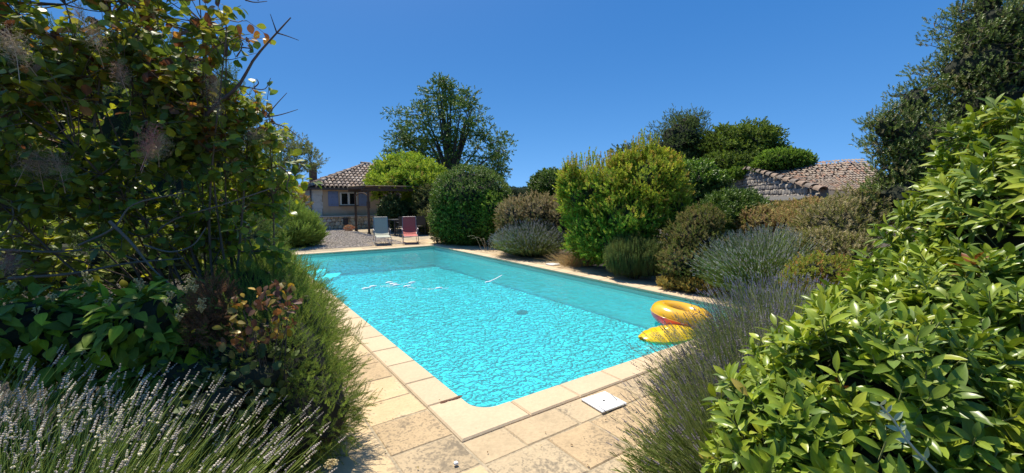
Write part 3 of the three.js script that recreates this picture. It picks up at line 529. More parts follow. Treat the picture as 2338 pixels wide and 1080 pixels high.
const veinTex = tex(256, (u, v) => {
  const x = Math.abs(u - 0.5) * 2, rib = Math.exp(-((x / 0.07) ** 2)), side = Math.pow(0.5 + 0.5 * Math.sin((v * 7 - x * 1.6) * Math.PI * 2), 14) * (1 - x) * 0.5, n = fbmTile(u * 0.5, v * 0.5, 8, 4, LATS) - 0.5, edge = smooth(0.86, 1, x);
  const k = 0.86 + 0.55 * n + 0.42 * rib + 0.22 * side; return [clamp(k * (1 + 0.10 * rib) + 0.10 * edge), clamp(k + 0.05 * edge), clamp(k * (0.9 + 0.3 * rib))];
});
const tinted = new Map();
function tint(m, c) { const k = m.uuid + c.map((x) => x.toFixed(3)).join(); if (!tinted.has(k)) { const q = m.clone(); q.color = C3(...c); tinted.set(k, q); } return tinted.get(k); }
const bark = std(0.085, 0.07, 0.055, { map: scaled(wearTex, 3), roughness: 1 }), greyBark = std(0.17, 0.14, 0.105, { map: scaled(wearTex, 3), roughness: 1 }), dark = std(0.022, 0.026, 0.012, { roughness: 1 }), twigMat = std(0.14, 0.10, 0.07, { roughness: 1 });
function pick(R, pal) { let t = 0; for (const p of pal) t += p[3] ?? 1; let q = R() * t; for (const p of pal) { q -= p[3] ?? 1; if (q <= 0) return p; } return pal[0]; }
const vivid = (c) => mono(c) ? c.slice(0, 3) : c[1] > c[0] * 1.08 ? [c[0] * 1.6, c[1] * 1.45, c[2] * 0.72] : [c[0] * 1.2, c[1] * 1.15, c[2] * 1.0];
function mono(c) { return c[0] === c[1] && c[1] === c[2]; }
// leaves from a list of [matrix, colour]; the `single` nearest become meshes of their own
function addLeaves(parent, spots, geos, mat, R, { single = 0, name = 'foliage', one = 'leaf' } = {}) {
  const wp = parent.position;
  const e = new THREE.Vector3();
  if (single) {
    for (const s of spots) { e.setFromMatrixPosition(s[0]).add(wp); const f = e.x * FW.x + e.z * FW.z, r = e.x * RT.x + e.z * RT.z; const vis = f > 0.3 && Math.abs(r / f) < 1.27 && Math.abs((e.y - EYE) / f + 0.087) < 0.62; s[2] = vis ? e.set(e.x, e.y - EYE, e.z).length() : 99; }
    spots.sort((a, b) => a[2] - b[2]);
    for (const s of spots.slice(0, single)) { const c = vivid(s[1]), o = part(one, geos[Math.floor(R() * geos.length)], tint(mat, c), parent); s[0].decompose(o.position, o.quaternion, o.scale); }
    spots = spots.slice(single);
  }
  const by = geos.map(() => []); for (const s of spots) by[Math.floor(R() * geos.length)].push(s);
  by.forEach((list, k) => {
    if (!list.length) return;
    const im = new THREE.InstancedMesh(geos[k], mat, list.length); const c = new THREE.Color();
    list.forEach((s, i) => { im.setMatrixAt(i, s[0]); const v = 0.78 + 0.44 * R(); im.setColorAt(i, c.setRGB(...vivid(s[1]).map((x) => x * v))); });
    im.name = name; im.userData.kind = 'stuff'; parent.add(shadows(im));
  });
}
// blobs: [centre px, py, metres ahead, half width px, half height px, half depth m] -> world ellipsoids
const blob = (px, py, f, rx, ry, rz) => ({ c: at(px, py, f), r: [rx * f / FOCAL, ry * f / FOCAL, rz ?? rx * f / FOCAL] });
const toW = (d, r) => V(RT.x * d.x * r[0] + FW.x * d.z * r[2], d.y * r[1], RT.z * d.x * r[0] + FW.z * d.z * r[2]);
function inBlob(b, p) { const q = V(0, 0, 0).subVectors(p, b.c), x = q.x * RT.x + q.z * RT.z, z = q.x * FW.x + q.z * FW.z; return Math.sqrt((x / b.r[0]) ** 2 + (q.y / b.r[1]) ** 2 + (z / b.r[2]) ** 2); }
function shell(blobs, n, R, { cl2 = 0, lump = 0.18, lf = 2.2, thin = 0.35, floor = 0.02, cull = 0.72, clump = 0 } = {}) {
  const w = blobs.map((b) => Math.pow(b.r[0] * b.r[1], 0.8) + Math.pow(b.r[0] * b.r[2], 0.8) + Math.pow(b.r[1] * b.r[2], 0.8)), tot = w.reduce((a, c) => a + c, 0), out = [];
  let guard = 0;
  while (out.length < n && guard++ < n * 6) {
    let q = R() * tot, k = 0; while (q > w[k] && k < w.length - 1) q -= w[k++];
    const b = blobs[k], d = rdir(R), ns = PN.noise(d.x * lf + k * 3.1, d.y * lf, d.z * lf + k), n2 = PN.noise(d.x * lf * 3 + k, d.y * lf * 3 + 5, d.z * lf * 3);
    if (clump && n2 < -clump && R() < 0.8) continue;
    const s = (1 + lump * ns * 1.4 + lump * 0.7 * n2) * (1 - thin * Math.pow(R(), 2.2)), p = toW(d, b.r).multiplyScalar(s).add(b.c);
    if (p.y < floor) continue;
    if (cl2 && PN.noise(p.x * 2.6, p.y * 2.6, p.z * 2.6 + 4) < cl2 - 0.3 + 0.2 * R()) continue;
    let hid = false; for (let j = 0; j < blobs.length; j++) if (j !== k && inBlob(blobs[j], p) < cull) { hid = true; break; }
    if (hid) continue;
    out.push({ p, o: toW(V(d.x / b.r[0], d.y / b.r[1], d.z / b.r[2]), [1, 1, 1]).normalize(), n: n2 });
  }
  return out;
}
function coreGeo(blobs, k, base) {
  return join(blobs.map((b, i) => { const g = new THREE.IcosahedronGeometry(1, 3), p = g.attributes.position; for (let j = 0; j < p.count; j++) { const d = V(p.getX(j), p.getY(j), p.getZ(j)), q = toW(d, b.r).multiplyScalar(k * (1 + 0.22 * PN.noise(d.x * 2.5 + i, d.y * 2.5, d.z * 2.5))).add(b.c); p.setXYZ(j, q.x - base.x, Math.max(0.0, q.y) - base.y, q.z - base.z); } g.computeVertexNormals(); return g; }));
}
function stems(base, blobs, R, n, r, spread = 0.15) {
  const list = []; for (let i = 0; i < n; i++) { const b = blobs[i % blobs.length], e = toW(rdir(R), b.r).multiplyScalar(0.65).add(b.c).sub(base); e.y = Math.max(e.y, 0.12); const s = V((R() - 0.5) * spread, 0, (R() - 0.5) * spread); list.push(tube(curve([s, V(lerp(s.x, e.x, 0.35), e.y * 0.5, lerp(s.z, e.z, 0.35)), e], 7), r * (0.6 + 0.6 * R()), r * 0.25, 5, false)); }
  return join(list);
}
// a shrub of shoots or leaves covering its blobs
function shrub(name, label, cat, blobs, o) {
  const R = rng(o.seed), c0 = blobs.reduce((s, b) => s.add(b.c), V(0, 0, 0)).multiplyScalar(1 / blobs.length), base = V(c0.x, 0, c0.z);
  const t = thing(name, label, cat, base, 0, o.group);
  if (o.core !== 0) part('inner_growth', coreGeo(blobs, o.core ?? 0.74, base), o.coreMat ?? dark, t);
  part('stem', stems(base, blobs, R, o.stems ?? Math.max(8, blobs.length * 3), o.stemR ?? 0.015), o.bark ?? bark, t);
  const sp = shell(blobs, o.n, R, o), A = o.out ?? 0.7, U = o.up ?? 0.5, J = o.rand ?? 0.6;
  const list = sp.map(({ p, o: out, n }) => {
    const d = out.clone().multiplyScalar(A).addScaledVector(UPV, U).addScaledVector(rdir(R), J).addScaledVector(o.lean ?? UPV, o.lean ? 1 : 0), nn = out.clone().addScaledVector(UPV, 0.8).addScaledVector(rdir(R), o.nr ?? 0.5);
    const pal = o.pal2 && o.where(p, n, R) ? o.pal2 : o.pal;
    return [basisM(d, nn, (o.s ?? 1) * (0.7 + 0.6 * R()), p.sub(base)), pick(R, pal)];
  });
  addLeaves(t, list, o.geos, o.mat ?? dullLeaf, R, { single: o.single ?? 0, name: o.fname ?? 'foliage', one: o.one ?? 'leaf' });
  return t;
}
// a tree: trunk, limbs to its blobs, twigs to leaf clusters
function tree(name, label, cat, foot, blobs, o) {
  const R = rng(o.seed), base = foot.clone().setY(0), t = thing(name, label, cat, base, 0, o.group), wood = [], nodes = [];
  const fork = V(0, o.fork ?? 1.5, 0);
  part('trunk', tube(curve([V(0, -0.1, 0), V(0.03, fork.y * 0.5, 0.02), fork], 8), o.r, o.r * 0.75, 9), o.bark ?? bark, t);
  for (const b of blobs) for (let k = 0; k < (o.limbs ?? 2); k++) {
    const e = toW(rdir(R), b.r).multiplyScalar(0.5).add(b.c).sub(base), m = fork.clone().lerp(e, 0.5); m.y += 0.12 * e.distanceTo(fork) * (R() - 0.2); m.x += (R() - 0.5) * 0.2; m.z += (R() - 0.5) * 0.2;
    const pts = curve([fork.clone().addScaledVector(UPV, -0.3 * R() * fork.y), m, e], 12); wood.push(tube(pts, o.r * (0.42 + 0.2 * R()), o.r * 0.06, 6, false)); pts.slice(3).forEach((p) => nodes.push(p));
  }
  const sp = shell(blobs, o.clusters, R, { lump: o.lump ?? 0.25, thin: o.thin ?? 0.75, cull: o.cull ?? 0.55, floor: o.floor ?? 0.3, clump: 0 }), list = [];
  for (const { p, o: out } of sp) {
    p.sub(base); let best = null, bd = 1e9; for (const q of nodes) { const d = q.distanceTo(p) + Math.max(0, q.y - p.y) * 1.5; if (d < bd) { bd = d; best = q; } }
    const m = best.clone().lerp(p, 0.5); m.y -= 0.06 * bd; wood.push(tube(curve([best, m, p], 5), o.twig ?? o.r * 0.07, (o.twig ?? o.r * 0.07) * 0.3, 4, false));
    if (R() < 0.3) nodes.push(p.clone());
    const bare = o.bare && R() < o.bare; if (bare) continue;
    const cn = PN.noise(p.x * 0.9, p.y * 0.9, p.z * 0.9), tone = pick(R, o.pal);
    for (let k = 0; k < o.per; k++) {
      const q = rdir(R).multiplyScalar(o.cr * Math.pow(R(), 0.5)); q.y *= o.flat ?? 0.7; q.add(p);
      const d = V(0, 0, 0).subVectors(q, p).normalize().multiplyScalar(0.6).addScaledVector(out, 0.4).addScaledVector(UPV, o.up ?? 0.3).addScaledVector(rdir(R), 0.6), nn = UPV.clone().addScaledVector(out, 0.5).addScaledVector(rdir(R), o.nr ?? 0.7);
      const c = R() < 0.5 ? tone : pick(R, o.pal); list.push([basisM(d, nn, (o.s ?? 1) * (0.7 + 0.6 * R()), q), c]);
    }
  }
  part('limb', join(wood), o.limbMat ?? o.bark ?? bark, t);
  if (o.core) part('inner_growth', coreGeo(blobs, o.core, base), dark, t);
  addLeaves(t, list, o.geos, o.mat ?? dullLeaf, R, { single: o.single ?? 0 });
  return t;
}
// lavender: fountain of stalks, each with its spike
function stalkGeo(L, spike, bend, R, sr = 0.0011, sp = 1) {
  const g = curve([V(0, 0, 0), V(0, L * 0.5, bend * 0.25 * L), V(0, L, bend * L)], 4), st = tube(g, sr * 1.2, sr * 0.8, 3, false), tip = g[4], dir = V(0, 1, bend * 1.4).normalize();
  const fl = []; for (let k = 0; k < 6; k++) { if (k === 1 && R() < 0.6) continue; const b = new THREE.IcosahedronGeometry(1, 0), w = (0.0052 - 0.0005 * k) * sp * (0.85 + 0.4 * R()); b.scale(w, spike / 11, w); b.rotateY(R() * 3); const p = tip.clone().addScaledVector(dir, spike * (k / 5 - 0.15)); b.translate(p.x + (R() - 0.5) * 0.002, p.y, p.z); fl.push(b); }
  const col = (q, c) => { const a = new Float32Array(q.attributes.position.count * 3); for (let i = 0; i < a.length; i += 3) a.set(c, i); q.setAttribute('color', new THREE.BufferAttribute(a, 3)); return q; };
  return { st: col(join([st]), [0.16, 0.22, 0.075]), fl: join(fl) };
}
function lavender(label, pos, o) {
  const R = rng(o.seed), t = thing('lavender', label, 'lavender', pos, 0, o.group), H = o.h, rad = o.rad;
  const vm = o.mat ?? leafMat({ vertexColors: true, roughness: 0.95, transmission: 0.25, specularIntensity: 0.2 });
  const geos = [0, 1, 2, 3].map((k) => { const q = stalkGeo(H, o.spike * (0.75 + 0.5 * R()), (o.bend ?? 0.15) * (0.5 + R()), R, o.sr, o.sp); const c = o.flower[k % o.flower.length], a = new Float32Array(q.fl.attributes.position.count * 3); for (let i = 0; i < a.length; i += 3) { const v = 0.7 + 0.6 * R(); a.set([c[0] * v, c[1] * v, c[2] * v], i); } q.fl.setAttribute('color', new THREE.BufferAttribute(a, 3)); if (o.stalk) { const s = q.st.attributes.color; for (let i = 0; i < s.count; i++) s.setXYZ(i, ...o.stalk); } return mergeGeometries([q.st, q.fl]); });
  const list = [];
  for (let i = 0; i < o.n; i++) {
    const a = R() * Math.PI * 2, q = Math.pow(R(), 0.6), tiltA = a + (R() - 0.5) * 0.8, tilt = (o.open ?? 1.0) * q * (0.75 + 0.5 * R());
    const d = V(Math.cos(tiltA) * Math.sin(tilt), Math.cos(tilt), Math.sin(tiltA) * Math.sin(tilt)).add(o.lean ?? V(0, 0, 0)).normalize();
    const b = V(Math.cos(a) * q * rad * (o.sx ?? 1), 0.02 + 0.10 * R(), Math.sin(a) * q * rad);
    const nn = V(d.x, 0.2, d.z).addScaledVector(rdir(R), 0.5), v = 0.7 + 0.6 * R();
    list.push([basisM(d, nn, (0.72 + 0.4 * R()) * (1 - 0.12 * q), b), [v, v, v]]);
  }
  addLeaves(t, list, geos, vm, R, { single: o.single ?? 0, name: 'flower_stems', one: 'flower_stem' });
  const lf = [leafGeo(0.045, 0.0045, { fold: 0.3, curl: 0.1, st: 2 }), ], sg = [sprig(0.22, 22, lf[0], R, { spread: 0.6, stem: 0.0014, whorl: 2 }), sprig(0.18, 18, lf[0], R, { spread: 0.7, stem: 0.0014, whorl: 2 })], fo = [];
  for (let i = 0; i < (o.leaves ?? o.n * 0.5); i++) { const a = R() * Math.PI * 2, q = Math.sqrt(R()), tilt = 1.15 * q; const d = V(Math.cos(a) * Math.sin(tilt), Math.cos(tilt), Math.sin(a) * Math.sin(tilt)).add(o.lean ?? V(0, 0, 0)).normalize(), k = H * (0.1 + 0.42 * Math.sqrt(R())); fo.push([basisM(d, rdir(R), (o.ls ?? 1) * (0.7 + 0.6 * R()), V(Math.cos(a) * q * rad * (o.sx ?? 1), 0, Math.sin(a) * q * rad).addScaledVector(d, k)), pick(R, o.leaf)]); }
  addLeaves(t, fo, sg, dullLeaf, R, {});
  const cr = H * 0.42, cb = [{ c: pos.clone().setY(H * 0.22), r: [rad * 0.9 * (o.sx ?? 1) + H * 0.22, cr * 0.85, rad * 0.9 + H * 0.22] }]; part('woody_base', coreGeo(cb, 0.8, pos), o.coreMat ?? std(0.035, 0.042, 0.02, { roughness: 1 }), t);
  return t;
}

// ---------------------------------------------------------------- plants: the far ones first
const GR = rng(900);
const ov = leafGeo(0.10, 0.055, { st: 3 }), ovS = leafGeo(0.045, 0.026, { st: 2 }), lan = leafGeo(0.11, 0.034, { st: 3, peak: 0.5 }), rnd = leafGeo(0.05, 0.042, { st: 3, peak: 0.55, tip: 0.7 });
const spOv = [sprig(0.28, 9, ov, GR), sprig(0.22, 8, ov, GR, { spread: 1.1 })], spSm = [sprig(0.16, 14, ovS, GR, { stem: 0.0015 }), sprig(0.13, 12, ovS, GR, { spread: 1.1, stem: 0.0015 })], spLan = [sprig(0.26, 10, lan, GR, { spread: 0.8 }), sprig(0.2, 9, lan, GR, { spread: 1.0 })];
const needle = leafGeo(0.026, 0.0048, { st: 2, fold: 0.2, curl: 0.1 }), spNee = [sprig(0.16, 40, needle, GR, { spread: 0.9, stem: 0.0013, whorl: 2, from: 0.02 }), sprig(0.13, 34, needle, GR, { spread: 1.0, stem: 0.0013, whorl: 2, from: 0.02 })];
// distant woodland and hedge backs
{
  const fw = [[1190, 447, 150, 60, 10, 8], [1150, 449, 160, 40, 9, 8], [1235, 447, 140, 40, 10, 8], [1290, 446, 150, 40, 11, 8], [640, 452, 90, 60, 16, 6], [560, 448, 80, 80, 24, 6]].map((b) => blob(...b));
  const t = new THREE.InstancedMesh(spOv[0], dullLeaf, 9000), R = rng(2); shell(fw, 9000, R, { lump: 0.3, cull: 0 }).forEach((q, i) => { t.setMatrixAt(i, basisM(q.o, UPV, 5 * (0.6 + 0.7 * R()), q.p)); const v = 0.8 + 0.4 * R(); t.setColorAt(i, C3(0.055 * v, 0.085 * v, 0.035 * v)); });
  t.name = 'distant_woodland'; t.userData = { kind: 'stuff', label: 'low far-off woodland on the horizon', category: 'woodland' }; scene.add(shadows(t));
}
// big tree behind the house
tree('ash_tree', 'tall open-crowned green tree with forked dark limbs rising behind the round topiary', 'tree', at(1030, 470, 30), [[1010, 235, 30, 55, 50, 2], [950, 280, 30, 55, 45, 2], [1055, 285, 29.5, 55, 55, 2], [925, 330, 30, 40, 40, 1.6], [1115, 340, 30, 48, 50, 1.8], [1020, 335, 30, 70, 50, 2.4], [1140, 385, 30, 32, 28, 1.4], [985, 385, 31, 70, 40, 2], [1072, 235, 30, 20, 24, 1], [1010, 195, 30, 20, 20, 0.8]].map((b) => blob(...b)), { seed: 31, r: 0.30, fork: 2.6, limbs: 3, clusters: 400, per: 11, cr: 0.40, s: 1.2, geos: spOv, thin: 0.75, lump: 0.45, pal: [[0.10, 0.175, 0.06], [0.125, 0.205, 0.065], [0.08, 0.145, 0.055]], mat: glossLeaf, up: 0.1 });
// grey-leaved tree beyond the house on the left
tree('willow_leaved_tree', 'thin grey-green tree rising beside the chimney of the rendered house', 'tree', at(650, 470, 24), [[655, 350, 24, 45, 45, 1.2], [700, 365, 24, 30, 30, 0.9], [620, 330, 24.5, 40, 40, 1.2]].map((b) => blob(...b)), { seed: 32, r: 0.14, fork: 1.8, limbs: 3, clusters: 120, per: 9, cr: 0.35, s: 1.0, geos: spLan, thin: 0.7, pal: [[0.14, 0.17, 0.115], [0.17, 0.20, 0.14], [0.11, 0.14, 0.09]], bark: greyBark });
// vine over the pergola
{
  const t = shrub('climbing_vine', 'bright yellow-green climber spilling over the pergola roof', 'climber', [[908, 392, 24.5, 46, 27, 1.0], [955, 395, 23.5, 40, 27, 1.0], [925, 376, 25, 32, 17, 0.8], [866, 414, 24, 24, 13, 0.8], [980, 412, 23, 24, 18, 0.7], [930, 415, 22.6, 70, 14, 1.0], [868, 446, 23, 10, 12, 0.25], [940, 462, 24, 14, 28, 0.4], [955, 470, 23.4, 22, 26, 0.5]].map((b) => blob(...b)), { seed: 41, n: 5200, geos: spOv, s: 1.15, core: 0.62, lump: 0.5, cl2: 0.14, pal: [[0.21, 0.30, 0.045], [0.27, 0.35, 0.06], [0.15, 0.25, 0.04], [0.36, 0.30, 0.06, 0.12]], stemR: 0.03, up: 0.2 });
  shrub('dark_shrub', 'dark glossy shrub under the right-hand window behind the pergola posts', 'shrub', [[893, 478, 21.8, 20, 24, 0.6], [886, 500, 21.6, 16, 18, 0.5], [915, 490, 22, 20, 22, 0.6]].map((b) => blob(...b)), { seed: 42, n: 1300, geos: spOv, s: 0.9, pal: [[0.06, 0.10, 0.05], [0.10, 0.14, 0.08], [0.04, 0.08, 0.035]], mat: glossLeaf });
  shrub('shade_shrub', 'dark ivy-like mass in the shade behind the pink lounger and topiary', 'shrub', [[975, 470, 21.5, 24, 40, 0.8], [985, 510, 20.5, 22, 34, 0.7], [958, 505, 22.5, 22, 30, 0.7]].map((b) => blob(...b)), { seed: 43, n: 1700, geos: spOv, s: 0.9, pal: [[0.07, 0.085, 0.04], [0.11, 0.12, 0.07], [0.04, 0.07, 0.03]] });
  shrub('terracotta_plant', 'small orange-leaved plant at the foot of the low stone wall', 'plant', [[797, 521, 22.4, 10, 5, 0.25]].map((b) => blob(...b)), { seed: 44, n: 260, geos: spSm, s: 0.5, core: 0, stems: 6, pal: [[0.46, 0.20, 0.13], [0.42, 0.24, 0.15], [0.30, 0.22, 0.13]] });
}
// clipped topiary and its neighbours
shrub('topiary_bush', 'large dark green shrub clipped into a smooth dome at the far right pool corner', 'topiary', [[1076, 455, 16.1, 86, 71, 1.45], [1072, 500, 16, 84, 56, 1.4], [1080, 530, 15.9, 62, 28, 1.1], [1040, 500, 16, 50, 56, 1.2]].map((b) => blob(...b)), { seed: 51, n: 12000, geos: spSm, s: 0.95, lump: 0.07, lf: 3, thin: 0.14, core: 0.86, up: 0.35, rand: 0.7, mat: glossLeaf, pal: [[0.085, 0.155, 0.032], [0.11, 0.185, 0.04], [0.065, 0.12, 0.028], [0.16, 0.24, 0.045, 0.6]] });
shrub('light_shrub', 'light green bush pushing out at the right side of the clipped dome', 'shrub', [[1122, 480, 14.9, 30, 34, 0.5], [1112, 515, 14.8, 18, 26, 0.4]].map((b) => blob(...b)), { seed: 52, n: 900, geos: spOv, s: 0.62, core: 0.5, pal: [[0.11, 0.20, 0.035], [0.15, 0.24, 0.045], [0.08, 0.15, 0.03]] });
shrub('grey_shrub', 'pale grey-green plant at the left foot of the clipped dome', 'shrub', [[1000, 520, 15.9, 15, 34, 0.3], [992, 495, 16.2, 10, 24, 0.3]].map((b) => blob(...b)), { seed: 53, n: 800, geos: spSm, s: 0.8, core: 0.5, pal: [[0.24, 0.25, 0.14], [0.17, 0.19, 0.09], [0.30, 0.29, 0.17]] });
{ // arching dry stems
  const t = thing('dry_grass', 'arching dry bare stems at the right foot of the clipped dome', 'grass', at(1095, 556, 13.6).setY(0)), R = rng(54), m = std(0.33, 0.29, 0.20, { roughness: 1 });
  for (let k = 0; k < 9; k++) { const a = at(1090 + R() * 40, 556, 13.4).sub(t.position).setY(0), e = at(1060 + k * 14 + R() * 10, 535 + R() * 15, 13.2).sub(t.position), mm = a.clone().lerp(e, 0.5); mm.y += 0.25; part('dry_stem', tube(curve([a, mm, e], 8), 0.006, 0.003, 4), m, t); }
}
// the right-hand bed, far to near
shrub('round_hedge', 'dark glossy rounded hedge with its top against the sky, left of the yellow-green shrub', 'hedge', [[1258, 432, 17.5, 44, 36, 1.2], [1310, 440, 17.5, 50, 40, 1.2]].map((b) => blob(...b)), { seed: 61, n: 3800, geos: spOv, s: 0.75, lump: 0.1, thin: 0.2, core: 0.82, mat: glossLeaf, pal: [[0.05, 0.095, 0.025], [0.08, 0.14, 0.03], [0.12, 0.19, 0.035, 0.5]] });
shrub('flowering_hedge', 'brownish faded-flower shrub between the topiary and the yellow-green shrub', 'shrub', [[1180, 500, 13.4, 44, 46, 0.8], [1230, 490, 13.2, 48, 42, 0.8], [1275, 500, 13, 36, 50, 0.8]].map((b) => blob(...b)), { seed: 62, n: 5200, geos: spSm, s: 0.72, lump: 0.28, core: 0.72, coreMat: std(0.05, 0.042, 0.025, { roughness: 1 }), pal: [[0.14, 0.13, 0.055], [0.11, 0.125, 0.045], [0.20, 0.16, 0.08]], pal2: [[0.36, 0.29, 0.17], [0.30, 0.24, 0.13], [0.24, 0.21, 0.10]], where: (p, n, R) => p.y > 1.15 ? R() < 0.7 : R() < 0.16 });
const LAVF = [[0.29, 0.27, 0.29], [0.25, 0.25, 0.24], [0.33, 0.30, 0.30], [0.24, 0.25, 0.19]];
lavender('grey-green lavender mound with few flowers, nearest the far right corner of the pool', at(1212, 580, 12.3).setY(0), { seed: 71, n: 3000, h: 0.92, rad: 0.50, sx: 1.0, open: 1.0, spike: 0.05, sr: 0.003, sp: 2.0, flower: LAVF, stalk: [0.24, 0.29, 0.12], leaf: [[0.15, 0.19, 0.09], [0.19, 0.22, 0.12], [0.11, 0.15, 0.065]], leaves: 3000, ls: 1.2 });
{ // dry grass tuft
  const base = at(1322, 596, 10.6).setY(0), t = thing('dry_grass', 'straw-coloured dry grass tuft at the coping under the yellow-green shrub', 'grass', base), R = rng(72), g = [0, 1, 2].map((k) => tube(curve([V(0, 0, 0), V(0, 0.25, 0.03 + k * 0.03), V(0, 0.42, 0.1 + k * 0.06)], 5), 0.0028, 0.0012, 3, false)), list = [];
  for (let i = 0; i < 900; i++) { const a = R() * 6.28, q = Math.sqrt(R()); list.push([basisM(V(Math.cos(a) * q * 0.8, 0.7, Math.sin(a) * q * 0.8), V(Math.cos(a), 0, Math.sin(a)), 0.7 + 0.6 * R(), V(RT.x * (R() - 0.5) * 0.9 + Math.cos(a) * q * 0.2, 0, RT.z * (R() - 0.5) * 0.9 + Math.sin(a) * q * 0.2)), pick(R, [[0.46, 0.34, 0.17], [0.40, 0.26, 0.14], [0.33, 0.27, 0.13]])]); }
  addLeaves(t, list, g, dryMat, R, { name: 'grass_blades' });
}
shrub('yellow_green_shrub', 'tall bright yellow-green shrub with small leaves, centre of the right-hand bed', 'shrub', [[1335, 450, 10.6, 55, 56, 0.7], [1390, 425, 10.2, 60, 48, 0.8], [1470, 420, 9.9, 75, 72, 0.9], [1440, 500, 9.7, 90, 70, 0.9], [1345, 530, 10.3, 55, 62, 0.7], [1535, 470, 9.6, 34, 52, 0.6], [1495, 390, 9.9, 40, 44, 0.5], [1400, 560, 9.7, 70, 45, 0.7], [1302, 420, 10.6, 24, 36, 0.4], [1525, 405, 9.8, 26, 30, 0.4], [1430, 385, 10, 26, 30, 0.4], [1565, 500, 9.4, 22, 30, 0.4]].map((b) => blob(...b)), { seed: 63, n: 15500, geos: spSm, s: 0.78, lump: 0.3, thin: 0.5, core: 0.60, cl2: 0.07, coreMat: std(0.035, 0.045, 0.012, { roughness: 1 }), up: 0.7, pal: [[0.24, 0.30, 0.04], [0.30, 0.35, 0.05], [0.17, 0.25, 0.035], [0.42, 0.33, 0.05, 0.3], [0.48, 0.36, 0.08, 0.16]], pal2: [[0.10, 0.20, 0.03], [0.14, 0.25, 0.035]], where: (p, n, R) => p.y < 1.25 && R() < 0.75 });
{ // loose shoots on top
  const R = rng(64);
  shrub('yellow_shoots', 'thin upright shoots standing out of the top of the yellow-green shrub', 'plant', [[1380, 386, 10.2, 70, 12, 0.4], [1470, 352, 9.9, 40, 16, 0.3], [1320, 396, 10.5, 30, 10, 0.3]].map((b) => blob(...b)), { seed: 65, n: 170, geos: [sprig(0.34, 16, ovS, GR, { stem: 0.002, spread: 0.6 })], core: 0, up: 2.2, out: 0.2, stems: 5, pal: [[0.22, 0.27, 0.05], [0.34, 0.25, 0.06], [0.17, 0.23, 0.05]] });
}
tree('conifer', 'dark blue-green rounded tree standing left of the fig-like tree on the skyline', 'tree', at(1555, 480, 26), [[1552, 315, 26, 62, 52, 2], [1525, 345, 26, 45, 42, 1.6], [1595, 345, 26, 40, 45, 1.6], [1560, 375, 26, 70, 45, 2], [1575, 280, 26, 35, 24, 1.1]].map((b) => blob(...b)), { seed: 33, r: 0.25, fork: 1.6, limbs: 3, clusters: 430, per: 14, cr: 0.42, s: 1.15, geos: spSm, thin: 0.4, pal: [[0.075, 0.12, 0.055], [0.10, 0.15, 0.065], [0.06, 0.095, 0.045]], core: 0.58, lump: 0.4 });
tree('dark_tree', 'small dark tree peeping out above the top of the yellow-green shrub', 'tree', at(1440, 480, 20), [[1440, 365, 20, 38, 26, 0.9], [1490, 385, 20, 45, 32, 1], [1410, 395, 20, 28, 24, 0.8]].map((b) => blob(...b)), { seed: 34, r: 0.14, fork: 1.2, clusters: 110, per: 10, cr: 0.3, s: 0.95, geos: spOv, thin: 0.5, pal: [[0.045, 0.065, 0.035], [0.06, 0.085, 0.04]] });
tree('fig_tree', 'broad mid-green rounded tree above the left end of the barn roof', 'tree', at(1690, 480, 24), [[1695, 322, 24, 62, 34, 1.8], [1740, 338, 24, 36, 30, 1.3], [1655, 335, 24, 38, 36, 1.3], [1680, 362, 23, 50, 30, 1.4], [1660, 378, 22.4, 40, 22, 1.1], [1735, 360, 24, 40, 26, 1.2]].map((b) => blob(...b)), { seed: 35, r: 0.25, fork: 1.4, clusters: 380, per: 13, cr: 0.45, s: 1.1, flat: 0.4, geos: spOv, thin: 0.35, core: 0.7, pal: [[0.085, 0.135, 0.025], [0.11, 0.17, 0.03], [0.065, 0.11, 0.022]], mat: dullLeaf });
shrub('laurel_hedge', 'dense dark glossy hedge with bright green tips behind the yellow-green shrub', 'hedge', [[1580, 422, 13.5, 54, 46, 1], [1615, 430, 13.3, 34, 38, 0.8], [1560, 455, 13.2, 50, 40, 0.8]].map((b) => blob(...b)), { seed: 66, n: 4200, geos: spOv, s: 0.62, lump: 0.1, thin: 0.25, core: 0.8, mat: glossLeaf, pal: [[0.06, 0.11, 0.022], [0.045, 0.09, 0.02]], pal2: [[0.15, 0.26, 0.03], [0.11, 0.21, 0.028]], where: (p, n, R) => p.y > 2.15 && R() < 0.7 });
shrub('ivy', 'bright green ivy mound growing over the barn roof ridge', 'ivy', [[1790, 366, 18.4, 52, 18, 0.6], [1750, 378, 19, 26, 9, 0.4], [1690, 398, 20.8, 30, 6, 0.3], [1825, 370, 18.0, 26, 14, 0.4], [1660, 404, 22.4, 14, 6, 0.3]].map((b) => blob(...b)), { seed: 67, n: 2600, geos: spOv, s: 0.75, floor: 1, lump: 0.2, core: 0.75, stems: 4, pal: [[0.10, 0.19, 0.03], [0.14, 0.24, 0.04], [0.07, 0.13, 0.025]] });
shrub('cherry_laurel', 'mid-green leafy shrub in front of the barn gable, right of the dark hedge', 'shrub', [[1675, 484, 10.6, 56, 40, 0.7], [1712, 494, 10.4, 36, 34, 0.6], [1640, 500, 10.4, 40, 34, 0.6]].map((b) => blob(...b)), { seed: 68, n: 3800, geos: spLan, s: 0.62, lump: 0.22, core: 0.72, mat: glossLeaf, pal: [[0.07, 0.13, 0.03], [0.10, 0.17, 0.035], [0.05, 0.10, 0.025]] });
